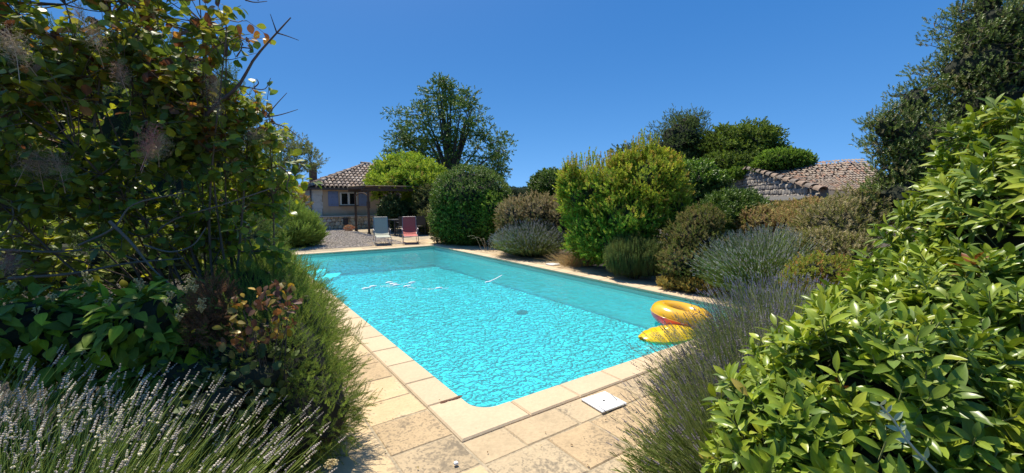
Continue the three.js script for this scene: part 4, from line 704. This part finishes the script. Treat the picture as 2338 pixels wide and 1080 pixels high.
shrub('spiraea_bank', 'bank of tawny dried flower heads below the barn, behind the big lavender', 'shrub', [[1790, 492, 10.2, 70, 24, 0.8], [1860, 486, 9.6, 60, 26, 0.8], [1740, 512, 9.6, 50, 34, 0.6], [1840, 520, 9, 80, 36, 0.8]].map((b) => blob(...b)), { seed: 69, n: 6500, geos: spSm, s: 0.68, lump: 0.2, core: 0.72, coreMat: std(0.06, 0.05, 0.025, { roughness: 1 }), pal: [[0.22, 0.20, 0.07], [0.15, 0.17, 0.05], [0.26, 0.21, 0.09]], pal2: [[0.40, 0.30, 0.14], [0.33, 0.22, 0.11], [0.36, 0.32, 0.13]], where: (p, n, R) => p.y > 0.9 && R() < 0.65 });
shrub('beige_shrub', 'dry beige-and-olive shrub between the big lavender and the tall evergreen', 'shrub', [[1900, 530, 7.2, 60, 70, 0.6], [1950, 500, 7.4, 50, 60, 0.6], [1880, 580, 6.6, 50, 50, 0.5], [1935, 590, 6.4, 45, 50, 0.5]].map((b) => blob(...b)), { seed: 70, n: 6000, geos: spSm, s: 0.58, lump: 0.2, core: 0.7, coreMat: std(0.05, 0.045, 0.025, { roughness: 1 }), pal: [[0.20, 0.20, 0.08], [0.13, 0.15, 0.05], [0.33, 0.29, 0.16], [0.40, 0.35, 0.21, 0.5]] });
// tall evergreen on the right
tree('evergreen_tree', 'tall dark evergreen with pointed tops towering on the right', 'tree', at(2200, 600, 7.5), [[2248, 70, 7.4, 62, 75, 0.8], [2228, 150, 7.3, 64, 75, 0.8], [2290, 150, 7.3, 90, 110, 0.9], [2255, 250, 7.2, 92, 100, 1], [2330, 300, 7.2, 100, 130, 1], [2088, 238, 7.5, 28, 58, 0.4], [2060, 310, 7.4, 55, 60, 0.6], [2120, 350, 7.2, 80, 75, 0.8], [2075, 385, 7.2, 48, 50, 0.6], [2050, 450, 7.0, 62, 54, 0.6], [2150, 450, 7, 90, 70, 0.8], [2255, 0, 7.4, 28, 60, 0.35], [2330, 60, 7.6, 40, 70, 0.5], [2400, 200, 7.6, 90, 160, 1], [2020, 290, 7.4, 22, 40, 0.3]].map((b) => blob(...b)), { seed: 36, r: 0.16, fork: 0.9, limbs: 2, clusters: 1700, per: 10, cr: 0.17, s: 0.6, geos: spSm, thin: 0.35, lump: 0.45, cull: 0.6, pal: [[0.095, 0.15, 0.05], [0.13, 0.19, 0.06], [0.075, 0.12, 0.045], [0.21, 0.20, 0.08, 0.3]], mat: glossLeaf, core: 0.55, up: 0.9 });
// nearer row along the right coping
shrub('dwarf_rosemary', 'low dark upright rosemary at the right-hand coping, left of the brown shrub', 'rosemary', [[1445, 600, 8.7, 62, 40, 0.4], [1430, 585, 8.9, 40, 34, 0.35], [1480, 600, 8.5, 34, 36, 0.35]].map((b) => blob(...b)), { seed: 73, n: 3600, geos: spNee, s: 1.2, up: 1.8, out: 0.4, rand: 0.35, lump: 0.12, core: 0.78, pal: [[0.085, 0.125, 0.055], [0.11, 0.15, 0.065], [0.065, 0.10, 0.045], [0.14, 0.16, 0.085, 0.5]] });
shrub('brown_shrub', 'dark bronze small-leaved shrub between the upright rosemary and big lavender', 'shrub', [[1585, 560, 8.0, 58, 62, 0.5], [1560, 600, 7.8, 50, 50, 0.5], [1610, 620, 7.6, 44, 42, 0.45], [1600, 510, 8.2, 46, 34, 0.45]].map((b) => blob(...b)), { seed: 74, n: 4600, geos: spSm, s: 0.55, lump: 0.34, core: 0.72, coreMat: std(0.03, 0.026, 0.012, { roughness: 1 }), pal: [[0.15, 0.145, 0.045], [0.10, 0.125, 0.035], [0.21, 0.17, 0.06], [0.08, 0.105, 0.03]] });
shrub('yellow_edging', 'low mustard-yellow cushion plant edging the right-hand paving', 'ground cover plant', [[1540, 648, 7.6, 36, 12, 0.25], [1590, 652, 7.3, 42, 13, 0.22], [1640, 662, 7.05, 26, 10, 0.2]].map((b) => blob(...b)), { seed: 75, n: 1500, geos: spSm, s: 0.45, up: 1, lump: 0.15, core: 0.7, stems: 6, stemR: 0.006, pal: [[0.36, 0.26, 0.05], [0.28, 0.22, 0.05], [0.22, 0.20, 0.05]] });
lavender('large lavender mound in grey-violet flower against the bronze shrub, right of the pool', at(1748, 672, 7.0).setY(0), { seed: 76, n: 5200, h: 1.02, rad: 0.42, sx: 1.15, open: 0.92, spike: 0.05, sr: 0.0022, sp: 1.5, flower: [[0.34, 0.32, 0.33], [0.30, 0.31, 0.24], [0.40, 0.39, 0.33], [0.26, 0.31, 0.17]], stalk: [0.27, 0.36, 0.10], leaf: [[0.14, 0.19, 0.07], [0.17, 0.22, 0.085], [0.10, 0.15, 0.05]], leaves: 4200 });
shrub('golden_plant', 'small yellow-green and rusty leaved plant right of the big lavender', 'plant', [[1880, 622, 5.4, 62, 36, 0.3], [1830, 640, 5.4, 36, 26, 0.25]].map((b) => blob(...b)), { seed: 77, n: 1500, geos: spSm, s: 0.42, lump: 0.25, core: 0.62, pal: [[0.26, 0.27, 0.045], [0.20, 0.24, 0.04], [0.34, 0.20, 0.06, 0.5], [0.13, 0.18, 0.035]] });
// ---------------------------------------------------------------- near right: lavender bed
const LF2 = [[0.21, 0.175, 0.17], [0.27, 0.23, 0.25], [0.16, 0.14, 0.125], [0.32, 0.28, 0.29]];
const nearLav = { spike: 0.042, sr: 0.0011, sp: 0.85, flower: LF2, stalk: [0.36, 0.40, 0.14], leaf: [[0.10, 0.15, 0.055], [0.135, 0.185, 0.07], [0.075, 0.115, 0.04]] };
lavender('dark-spiked lavender in the foreground leaning over the paving right of the lid', loc(1.30, 1.95), { ...nearLav, seed: 78, n: 1500, h: 0.78, rad: 0.20, open: 0.75, lean: loc(-0.05, 0.12, 0), leaves: 2600, single: 290, group: 'lavender row in front of the laurel' });
lavender('middle lavender of the row in front of the laurel, beside the swim ring', loc(1.75, 2.75), { ...nearLav, seed: 79, n: 1900, h: 0.80, rad: 0.26, open: 0.75, lean: loc(-0.08, 0.05, 0), leaves: 2400, single: 200, group: 'lavender row in front of the laurel' });
lavender('violet lavender farthest along the row, behind the near right pool corner', loc(2.62, 3.85), { ...nearLav, seed: 80, n: 2100, h: 0.80, rad: 0.36, open: 0.7, flower: [[0.29, 0.26, 0.36], [0.35, 0.32, 0.40], [0.24, 0.22, 0.27], [0.33, 0.31, 0.33]], leaves: 2400, single: 120, group: 'lavender row in front of the laurel' });

// ---------------------------------------------------------------- near right: big laurel
{
  const R = rng(101), blobs = [[1815, 1000, 1.30, 130, 110, 0.22], [1910, 900, 1.45, 120, 120, 0.28], [2020, 920, 1.30, 180, 180, 0.3], [2020, 780, 1.75, 110, 105, 0.3], [2140, 725, 1.85, 125, 130, 0.32], [2245, 570, 1.9, 115, 165, 0.35], [2345, 430, 1.9, 105, 165, 0.35], [2250, 800, 1.55, 180, 190, 0.35], [2200, 1000, 1.2, 210, 190, 0.28], [2410, 560, 1.6, 130, 220, 0.4], [2380, 900, 1.3, 190, 230, 0.35], [1960, 1060, 1.15, 150, 110, 0.2], [1750, 1060, 1.22, 70, 70, 0.14], [2120, 1090, 1.12, 150, 90, 0.2], [2300, 1080, 1.1, 150, 120, 0.2]].map((b) => blob(...b));
  const c0 = loc(1.95, 1.55), t = thing('laurel_bush', 'big glossy bright green broad-leaved bush filling the right foreground', 'bush', c0);
  part('inner_growth', coreGeo(blobs, 0.66, c0), std(0.018, 0.022, 0.008, { roughness: 1 }), t); part('stem', stems(c0, blobs, R, 60, 0.012, 0.3), std(0.16, 0.13, 0.07), t);
  const geos = [leafGeo(0.088, 0.031, { st: 5, peak: 0.48, fold: 0.32, curl: 0.18, tip: 0.85, stalk: 0.008 }), leafGeo(0.078, 0.030, { st: 5, peak: 0.5, fold: 0.2, curl: 0.32, tip: 0.85, stalk: 0.008 }), leafGeo(0.096, 0.032, { st: 5, peak: 0.46, fold: 0.42, curl: 0.10, tip: 0.85, stalk: 0.008 })];
  const pal = [[0.17, 0.255, 0.036], [0.135, 0.22, 0.034], [0.21, 0.30, 0.040], [0.095, 0.17, 0.032], [0.27, 0.34, 0.045, 0.7], [0.42, 0.34, 0.06, 0.02], [0.25, 0.09, 0.03, 0.010]];
  const list = [], shoots = shell(blobs, 2200, R, { lump: 0.16, thin: 0.28, cull: 0.86, floor: 0.05 });
  const sw = [];
  for (const { p, o } of shoots) {
    const ax = o.clone().multiplyScalar(0.9).addScaledVector(UPV, 0.75).addScaledVector(rdir(R), 0.45).normalize(), n = 7 + Math.floor(R() * 6), L = 0.05 + 0.05 * R(), s = 0.66 + 0.40 * R(), tone = pick(R, pal);
    sw.push(tube([p.clone().sub(c0).addScaledVector(ax, -0.08), p.clone().sub(c0).addScaledVector(ax, L)], 0.0026, 0.0016, 4, false));
    const e1 = V(ax.y, ax.z, ax.x).cross(ax).normalize(), e2 = V(0, 0, 0).crossVectors(ax, e1);
    for (let i = 0; i < n; i++) {
      const k = i / n, a = i * 2.4 + R() * 0.5, el = lerp(1.35, 0.5, k) + (R() - 0.5) * 0.3, rad = e1.clone().multiplyScalar(Math.cos(a)).addScaledVector(e2, Math.sin(a));
      const d = rad.clone().multiplyScalar(Math.sin(el)).addScaledVector(ax, Math.cos(el)), nn = ax.clone().multiplyScalar(Math.sin(el)).addScaledVector(rad, -Math.cos(el)).addScaledVector(rdir(R), 0.18);
      list.push([basisM(d, nn, s * (0.8 + 0.35 * R()) * lerp(1, 0.7, k * k), p.clone().sub(c0).addScaledVector(ax, L * k)), R() < 0.65 ? tone : pick(R, pal)]);
    }
  }
  part('twig', join(sw), std(0.20, 0.22, 0.08), t);
  addLeaves(t, list, geos, leafMat({ roughness: 0.65, transmission: 0.4, clearcoat: 0.5, clearcoatRoughness: 0.28, map: veinTex }), R, { single: 300 });
  // grey felted sprig growing through it
  const g = thing('grey_sprig', 'pale grey felted sprig growing up through the big laurel at lower right', 'plant', at(2150, 1090, 0.98)), gm = leafMat({ roughness: 1, transmission: 0.15 }), gl = leafGeo(0.034, 0.013, { st: 4, fold: 0.3, curl: 0.1 }), gp = [at(2150, 1090, 0.98), at(2075, 1010, 0.98), at(2040, 960, 1.0), at(2010, 925, 1.0)].map((q) => q.sub(g.position)), gc = curve(gp, 12);
  part('stem', tube(gc, 0.0035, 0.002, 6), std(0.50, 0.50, 0.34), g); for (let i = 2; i < 13; i += 2) for (const s of [-1, 1]) { const o = part('leaf', gl, tint(gm, [0.42, 0.48, 0.27]), g), ax = V(0, 0, 0).subVectors(gc[Math.min(12, i + 1)], gc[i - 1]).normalize(), m = basisM(ax.clone().multiplyScalar(0.6).addScaledVector(RT, s * 0.6).addScaledVector(rdir(R), 0.25), FW.clone().negate().addScaledVector(UPV, 0.8), i > 8 ? 0.7 : 1, gc[i]); m.decompose(o.position, o.quaternion, o.scale); }
}
// ---------------------------------------------------------------- left: rosemary hedges
shrub('feathery_rosemary', 'light green feathery rosemary bush beside the gravel at the far left pool corner', 'rosemary', [[690, 530, 14.7, 34, 34, 0.8], [655, 515, 14.9, 40, 44, 0.9], [640, 545, 14.3, 50, 26, 0.8], [712, 548, 14.9, 16, 16, 0.4]].map((b) => blob(...b)), { seed: 81, n: 4800, geos: spNee, s: 1.9, up: 1.0, out: 0.8, rand: 0.5, lump: 0.25, core: 0.72, pal: [[0.15, 0.235, 0.07], [0.19, 0.28, 0.085], [0.11, 0.18, 0.055]] });
shrub('rusty_shrub', 'ochre and rust tinted small shrub between the rosemary and the house end', 'shrub', [[665, 462, 16.5, 34, 22, 0.7], [645, 480, 16, 34, 26, 0.6], [640, 440, 17, 24, 24, 0.6]].map((b) => blob(...b)), { seed: 82, n: 1500, geos: spSm, s: 0.95, lump: 0.2, pal: [[0.26, 0.20, 0.05], [0.18, 0.20, 0.05], [0.32, 0.19, 0.06], [0.12, 0.15, 0.04]] });
{
  const mk = (x, y, z, rx, ry, rz) => ({ c: V(x, y, z), r: [rx, ry, rz] });
  const bl = [mk(0.24, 0.46, -3.1, 0.48, 0.50, 0.5), mk(0.28, 0.52, -3.7, 0.55, 0.55, 0.6), mk(0.36, 0.55, -4.5, 0.55, 0.52, 0.6), mk(0.36, 0.55, -5.3, 0.55, 0.50, 0.6), mk(0.38, 0.52, -6.1, 0.52, 0.48, 0.6), mk(0.40, 0.50, -7.0, 0.50, 0.45, 0.6), mk(0.36, 0.30, -2.85, 0.36, 0.34, 0.36), mk(0.2, 0.7, -4.2, 0.4, 0.42, 0.5), mk(0.5, 0.4, -8.0, 0.5, 0.42, 0.7), mk(0.55, 0.4, -9.2, 0.5, 0.4, 0.8)];
  shrub('rosemary_hedge', 'dense needle-leaved rosemary hedge bulging over the paving left of the pool', 'rosemary', bl, { seed: 83, n: 32000, geos: spNee, s: 0.52, up: 0.4, out: 0.9, rand: 0.65, lump: 0.24, lf: 3.4, thin: 0.3, core: 0.78, coreMat: std(0.020, 0.020, 0.012, { roughness: 1 }), pal: [[0.115, 0.18, 0.045], [0.15, 0.225, 0.055], [0.085, 0.14, 0.04], [0.20, 0.26, 0.07, 0.5]], single: 0 });
}
// ---------------------------------------------------------------- left: smoke bush
{
  const R = rng(121), blobs = [[110, 90, 3.0, 190, 150, 0.27], [330, 60, 3.2, 150, 110, 0.23], [470, 20, 3.3, 90, 60, 0.16], [515, 75, 3.2, 36, 60, 0.08], [100, 300, 2.9, 200, 160, 0.27], [300, 270, 3.2, 170, 140, 0.27], [450, 300, 3.4, 120, 90, 0.23], [590, 275, 3.5, 48, 56, 0.11], [560, 370, 3.6, 95, 80, 0.20], [400, 420, 3.4, 160, 110, 0.23], [560, 480, 3.7, 90, 80, 0.18], [180, 460, 3.0, 180, 110, 0.23], [450, 540, 3.7, 150, 60, 0.18], [520, 545, 3.4, 110, 45, 0.14], [250, 560, 3.3, 190, 70, 0.14], [60, 600, 3.1, 160, 60, 0.14], [-60, 250, 2.8, 150, 260, 0.27], [60, 520, 2.9, 150, 80, 0.18]].map((b) => blob(...b));
  const foot = loc(-2.5, 3.7), t = thing('smoke_bush', 'huge smoke bush with round dark and yellow-lit leaves filling the upper left', 'bush', foot);
  // limbs: several grey stems from the foot
  const wood = []; const nodes = [];
  for (const b of blobs) for (let k = 0; k < 2; k++) {
    const e = toW(rdir(R), b.r).multiplyScalar(0.55).add(b.c).sub(foot), s = V((R() - 0.5) * 0.4, 0, (R() - 0.5) * 0.4), m = s.clone().lerp(e, 0.45); m.y = Math.max(0.25, m.y * 0.95) + (R() - 0.4) * 0.35; m.x += (R() - 0.5) * 0.5; m.z += (R() - 0.5) * 0.3;
    const pts = curve([s, m, e], 14); pts.slice(4).forEach((p) => nodes.push(p)); part('branch', tube(pts, 0.014 * (0.6 + 0.7 * R()), 0.004, 6, false), twigMat, t);
  }
  const brown = std(0.12, 0.085, 0.07, { roughness: 1 });
  const named = [[[250, 505], [300, 555], [345, 610], [400, 660]], [[0, 570], [110, 575], [240, 572], [330, 600]], [[270, 520], [330, 540], [400, 500], [500, 470], [620, 430]], [[0, 545], [30, 500], [22, 440]], [[20, 635], [160, 625], [300, 600], [420, 590]], [[215, 290], [225, 200], [235, 120], [215, 40]], [[180, 560], [260, 520], [300, 470], [420, 440]], [[330, 560], [390, 575], [440, 560], [470, 520]]];
  named.forEach((l, k) => part('branch', tube(curve(l.map(([x, y], i) => at(x, y, 2.75 + 0.12 * (k % 3) + i * 0.03).sub(foot)), 16), 0.011 - 0.0015 * (k % 4), 0.004, 7), greyBark, t));
  // bare dead branch against the sky
  const bare = [[[430, 300], [500, 235], [545, 195], [580, 135], [632, 75], [664, 40]], [[632, 75], [625, 55], [617, 32]], [[632, 75], [655, 82], [682, 92]], [[545, 195], [570, 200], [605, 203], [618, 178]], [[580, 200], [590, 190], [586, 180]], [[540, 130], [552, 108], [548, 95], [560, 90]], [[552, 108], [575, 112], [566, 118]], [[400, 130], [450, 140], [500, 170], [560, 210]], [[605, 268], [640, 262], [680, 250]], [[620, 280], [650, 290], [690, 318]], [[560, 0], [580, 5], [610, 3]], [[610, 265], [625, 245], [655, 212]], [[590, 0], [570, -10], [540, -20]], [[640, 380], [660, 400], [655, 430], [670, 450]]];
  bare.forEach((l, k) => part('bare_twig', tube(curve(l.map(([x, y]) => at(x, y, 3.2).sub(foot)), 12), k === 0 ? 0.016 : 0.0055, k === 0 ? 0.004 : 0.002, 6), brown, t));
  const geos = [leafGeo(0.080, 0.062, { st: 5, peak: 0.58, fold: 0.16, curl: 0.2, tip: 0.62, stalk: 0.02 }), leafGeo(0.072, 0.057, { st: 5, peak: 0.58, fold: 0.28, curl: 0.05, tip: 0.62, stalk: 0.02 }), leafGeo(0.088, 0.062, { st: 5, peak: 0.55, fold: 0.05, curl: 0.35, tip: 0.65, stalk: 0.02 })];
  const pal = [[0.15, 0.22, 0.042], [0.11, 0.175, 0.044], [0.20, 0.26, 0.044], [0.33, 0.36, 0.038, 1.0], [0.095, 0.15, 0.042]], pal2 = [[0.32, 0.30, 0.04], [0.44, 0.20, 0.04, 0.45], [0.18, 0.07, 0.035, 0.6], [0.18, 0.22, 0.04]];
  const list = [], sw = [];
  for (const { p, o } of shell(blobs, 1080, R, { lump: 0.34, thin: 0.7, cull: 0.4, floor: 0.3, cl2: 0.22 })) {
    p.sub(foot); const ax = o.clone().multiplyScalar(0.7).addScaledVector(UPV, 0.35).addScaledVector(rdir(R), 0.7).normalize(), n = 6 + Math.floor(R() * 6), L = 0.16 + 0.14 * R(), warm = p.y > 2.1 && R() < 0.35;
    let best = nodes[0], bd = 1e9; for (const q of nodes) { const d = q.distanceTo(p) + Math.max(0, q.y - p.y); if (d < bd) { bd = d; best = q; } }
    const m = best.clone().lerp(p, 0.55); m.y -= 0.05 * bd; sw.push(tube(curve([best, m, p, p.clone().addScaledVector(ax, L)], 6), 0.0045, 0.0018, 4, false));
    for (let i = 0; i < n; i++) {
      const k = (i + 0.5) / n, d = rdir(R).multiplyScalar(0.9).addScaledVector(ax, 0.5).addScaledVector(UPV, -0.12), nn = UPV.clone().addScaledVector(o, 0.35).addScaledVector(rdir(R), 0.65);
      list.push([basisM(d, nn, (0.75 + 0.5 * R()) * lerp(1.05, 0.75, k), p.clone().addScaledVector(ax, L * k)), pick(R, warm ? pal2 : pal)]);
    }
  }
  part('twig', join(sw), twigMat, t);
  addLeaves(t, list, geos, leafMat({ roughness: 0.75, transmission: 0.55, clearcoat: 0.6, clearcoatRoughness: 0.32, map: veinTex }), R, { single: 300 });
  // smoky seed plumes
  const pg = [0, 1, 2].map((k) => { const l = []; for (let i = 0; i < 420; i++) { const s = rdir(R).multiplyScalar(0.085 * Math.pow(R(), 0.6)); s.y *= 1.5; s.x *= 0.8; const e = s.clone().addScaledVector(rdir(R), 0.016 + 0.014 * R()).addScaledVector(UPV, 0.01); l.push(tube([s, s.clone().lerp(e, 0.5).addScaledVector(rdir(R), 0.006), e], 0.0005, 0.0004, 3, false)); } l.push(tube(curve([V(0, -0.2, 0.02), V(0, -0.05, 0), V(0.01, 0.10, 0)], 5), 0.0022, 0.001, 4, false)); for (let i = 0; i < 14; i++) { const y = -0.08 + 0.012 * i, d = rdir(R).setY(0.4).multiplyScalar(0.07); l.push(tube([V(0, y, 0), V(d.x, y + d.y, d.z)], 0.001, 0.0006, 3, false)); } return join(l); });
  const pm = [[0.62, 0.46, 0.30], [0.58, 0.38, 0.27], [0.66, 0.54, 0.38]].map((c) => tint(dryMat, c)), pink = tint(dryMat, [0.66, 0.28, 0.24]);
  for (const [x, y, f, k, s] of [[30, 105, 2.45, 2, 1], [45, 120, 2.5, 0, 0.8], [215, 85, 2.75, 0, 1], [180, 30, 2.8, 0, 0.7], [275, 170, 2.85, 1, 0.9], [345, 320, 2.7, 3, 1.05], [365, 335, 2.75, 0, 0.9], [340, 345, 2.7, 1, 0.8], [490, 195, 3.2, 2, 0.9], [500, 245, 3.2, 2, 0.7], [580, 310, 3.3, 0, 0.9], [130, 375, 2.6, 1, 0.9], [90, 380, 2.6, 1, 0.9], [60, 370, 2.6, 1, 0.8], [545, 375, 3.4, 0, 0.9], [530, 380, 3.4, 1, 0.7], [480, 380, 3.3, 1, 0.8], [15, 605, 2.6, 1, 0.9], [20, 590, 2.6, 3, 0.7], [490, 210, 3.2, 0, 0.8]]) { const m = part('seed_plume', pg[(x + y) % 3], k === 3 ? pink : pm[k], t); m.position.copy(at(x, y, f)).sub(foot); m.scale.setScalar(s); m.rotation.set(0.5 * Math.sin(x), y, 0.6 * Math.sin(y)); }
}
// ---------------------------------------------------------------- left: what stands behind and below it
shrub('conifer_hedge', 'soft green conifer screen glimpsed through the smoke bush', 'hedge', [[380, 230, 7, 160, 120, 1], [200, 260, 6.5, 180, 160, 1], [50, 300, 6, 160, 160, 1], [480, 400, 8, 130, 110, 1], [300, 480, 7, 260, 120, 1], [560, 480, 9.5, 80, 70, 0.9], [60, 520, 5.5, 240, 120, 0.8], [300, 590, 5.2, 200, 70, 0.5], [80, 610, 4.6, 200, 70, 0.5], [520, 560, 6.5, 110, 70, 0.5], [-150, 400, 5, 200, 220, 1]].map((b) => blob(...b)), { seed: 131, n: 9000, geos: spNee, s: 1.7, up: 0.7, lump: 0.25, core: 0.8, pal: [[0.085, 0.13, 0.045], [0.11, 0.165, 0.06], [0.065, 0.10, 0.035]] });
{
  const big = [leafGeo(0.105, 0.056, { st: 5, peak: 0.42, fold: 0.25, curl: 0.35, stalk: 0.015 }), leafGeo(0.092, 0.052, { st: 5, peak: 0.42, fold: 0.15, curl: 0.5, stalk: 0.015 })];
  const bl = [[200, 760, 2.45, 190, 90, 0.35], [380, 730, 2.5, 80, 90, 0.3], [60, 740, 2.35, 130, 80, 0.3], [410, 790, 2.45, 60, 70, 0.2], [300, 840, 2.4, 140, 60, 0.25]].map((b) => blob(...b));
  const t = shrub('dogwood', 'broad drooping green leaves with pale flower heads above the near lavender at left', 'shrub', bl, { seed: 132, n: 1500, geos: big, s: 0.95, out: 0.55, up: -0.35, rand: 0.5, lump: 0.25, thin: 0.5, core: 0.62, nr: 0.4, single: 300, pal: [[0.12, 0.20, 0.035], [0.15, 0.24, 0.038], [0.09, 0.155, 0.032], [0.30, 0.42, 0.04, 0.7]], mat: leafMat({ roughness: 0.7, transmission: 0.48, clearcoat: 0.2, clearcoatRoughness: 0.4, map: veinTex }) });
  const R = rng(133), fg = (() => { const l = []; for (let i = 0; i < 16; i++) { const d = rdir(R), e = d.multiplyScalar(0.016 * (0.5 + R())).setY(0.02 + R() * 0.03); l.push(tube([V(0, 0, 0), e], 0.0008, 0.0007, 3, false)); const b = new THREE.IcosahedronGeometry(0.0042, 0); b.translate(e.x, e.y, e.z); l.push(b); } return join(l); })();
  for (const [x, y] of [[195, 640], [205, 655], [435, 655], [425, 670], [445, 670], [390, 685], [460, 715], [408, 715], [410, 735], [320, 665], [315, 655], [30, 665], [85, 720], [120, 690], [250, 700], [460, 700], [380, 700]]) { const m = part('flower_head', fg, tint(dryMat, [0.46, 0.42, 0.20]), t); m.position.copy(at(x, y, 2.2)).sub(t.position); m.rotation.y = x; }
}
{
  const geos = [leafGeo(0.066, 0.052, { st: 5, peak: 0.58, fold: 0.12, curl: 0.15, tip: 0.62, stalk: 0.015 })];
  shrub('purple_smoke_bush', 'purple and amber leaved young smoke bush in front of the rosemary hedge', 'shrub', [[600, 715, 2.35, 70, 56, 0.14], [645, 685, 2.35, 34, 28, 0.12], [575, 755, 2.3, 60, 46, 0.14]].map((b) => blob(...b)), { seed: 134, n: 200, geos, s: 0.66, core: 0, out: 0.6, up: 0.3, rand: 0.7, lump: 0.2, thin: 0.7, single: 260, stems: 10, stemR: 0.006, pal: [[0.13, 0.06, 0.045], [0.17, 0.09, 0.06], [0.55, 0.36, 0.04, 0.7], [0.24, 0.20, 0.05, 0.4], [0.36, 0.15, 0.05, 0.6]], mat: leafMat({ roughness: 0.7, transmission: 0.45, clearcoat: 0.35, clearcoatRoughness: 0.3, map: veinTex }) });
  shrub('dead_fern', 'withered reddish-brown foliage between the dogwood and purple smoke bush', 'plant', [[490, 700, 2.45, 34, 60, 0.12], [470, 750, 2.4, 30, 40, 0.1]].map((b) => blob(...b)), { seed: 135, n: 600, geos: spNee, s: 0.5, core: 0, stems: 10, stemR: 0.004, lump: 0.2, thin: 0.6, mat: dryMat, pal: [[0.16, 0.085, 0.05], [0.20, 0.11, 0.06], [0.12, 0.065, 0.04]] });
  shrub('ivy', 'dark ivy leaves low in the shade under the rosemary hedge', 'ivy', [[430, 850, 2.35, 110, 50, 0.2], [580, 860, 2.3, 90, 60, 0.2], [500, 920, 2.1, 90, 50, 0.2]].map((b) => blob(...b)), { seed: 136, n: 420, geos: [leafGeo(0.05, 0.048, { st: 4, peak: 0.35, fold: 0.1, curl: 0.1, tip: 0.7, stalk: 0.01 })], s: 0.9, core: 0.6, out: 0.5, up: 0.1, rand: 0.5, stems: 8, stemR: 0.005, pal: [[0.05, 0.085, 0.04], [0.07, 0.11, 0.05], [0.04, 0.065, 0.035]], mat: glossLeaf, single: 200 });
}
lavender('faded pale lavender spreading from the lower left foreground', loc(-1.72, 1.36), { seed: 137, n: 1050, h: 0.78, rad: 0.32, sx: 1.3, open: 0.7, lean: loc(0.20, 0.12, 0), spike: 0.045, sr: 0.0013, sp: 1.15, bend: 0.2, flower: [[0.62, 0.54, 0.42], [0.55, 0.48, 0.40], [0.64, 0.58, 0.40], [0.48, 0.42, 0.34]], stalk: [0.36, 0.45, 0.10], leaf: [[0.12, 0.17, 0.05], [0.15, 0.20, 0.06], [0.09, 0.13, 0.04]], leaves: 1500, single: 300 });
lavender('pale lavender clump at the left edge of the foreground, partly behind its neighbour', loc(-2.5, 1.75), { seed: 141, n: 1000, h: 0.80, rad: 0.42, sx: 1.3, open: 0.75, lean: loc(0.35, 0.2, 0), spike: 0.045, sr: 0.0013, sp: 1.15, bend: 0.2, flower: [[0.62, 0.54, 0.44], [0.55, 0.48, 0.42], [0.62, 0.56, 0.42]], stalk: [0.36, 0.45, 0.10], leaf: [[0.12, 0.17, 0.05], [0.15, 0.20, 0.06], [0.09, 0.13, 0.04]], leaves: 1500, single: 200 });
{ // dried seed head
  const p = at(757, 1062, 2.05), t = thing('seed_head', 'round straw-coloured dried seed head on a stalk beside the hedge shadow', 'seed head', V(p.x - 0.05, 0, p.z)), R = rng(138), q = p.clone().sub(t.position), st = std(0.40, 0.30, 0.14, { roughness: 1 }), l = [];
  part('stalk', tube(curve([V(0, 0, 0), V(0.01, q.y * 0.6, 0), q], 8), 0.0025, 0.0018, 5), st, t);
  for (let i = 0; i < 90; i++) { const d = rdir(R); d.y = Math.abs(d.y) * 0.8; const e = d.multiplyScalar(0.034 * (0.8 + 0.3 * R())); l.push(tube([V(0, 0, 0), e], 0.0006, 0.0005, 3, false)); const b = new THREE.IcosahedronGeometry(0.0036, 0); b.translate(e.x, e.y, e.z); l.push(b); }
  part('umbel', join(l), std(0.55, 0.44, 0.22, { roughness: 1 }), t).position.copy(q);
}
{ // leaf litter blown over the paving
  const R = rng(150), g = [leafGeo(0.03, 0.016, { st: 3, fold: 0.4, curl: 0.3 }), leafGeo(0.022, 0.006, { st: 2, fold: 0.3, curl: 0.2 })], list = [];
  for (let i = 0; i < 150; i++) { const side = R(), x = side < 0.45 ? lerp(0.3, 1.5, Math.pow(R(), 1.6)) : side < 0.75 ? lerp(1.4, 4.6, R()) : lerp(6.5, 7.5, Math.sqrt(R())), z = side < 0.45 ? lerp(-6, -1.2, R()) : side < 0.75 ? lerp(-2.3, -1.2, R()) : lerp(-12, -3, R()); const d = rdir(R).setY(0.1); list.push([basisM(d, UPV.clone().addScaledVector(rdir(R), 0.3), 0.35 + 0.5 * R(), V(x, 0.012, z)), pick(R, [[0.28, 0.17, 0.07], [0.20, 0.12, 0.06], [0.36, 0.27, 0.12], [0.14, 0.13, 0.05]])]); }
  const im = new THREE.InstancedMesh(g[0], dryMat, list.length); list.forEach((q, i) => { im.setMatrixAt(i, q[0]); im.setColorAt(i, C3(...q[1])); }); im.name = 'leaf_litter'; im.userData = { kind: 'stuff', label: 'scattered dry leaf bits on the pool paving', category: 'leaf litter' }; scene.add(shadows(im));
}

renderer.render(scene, camera);
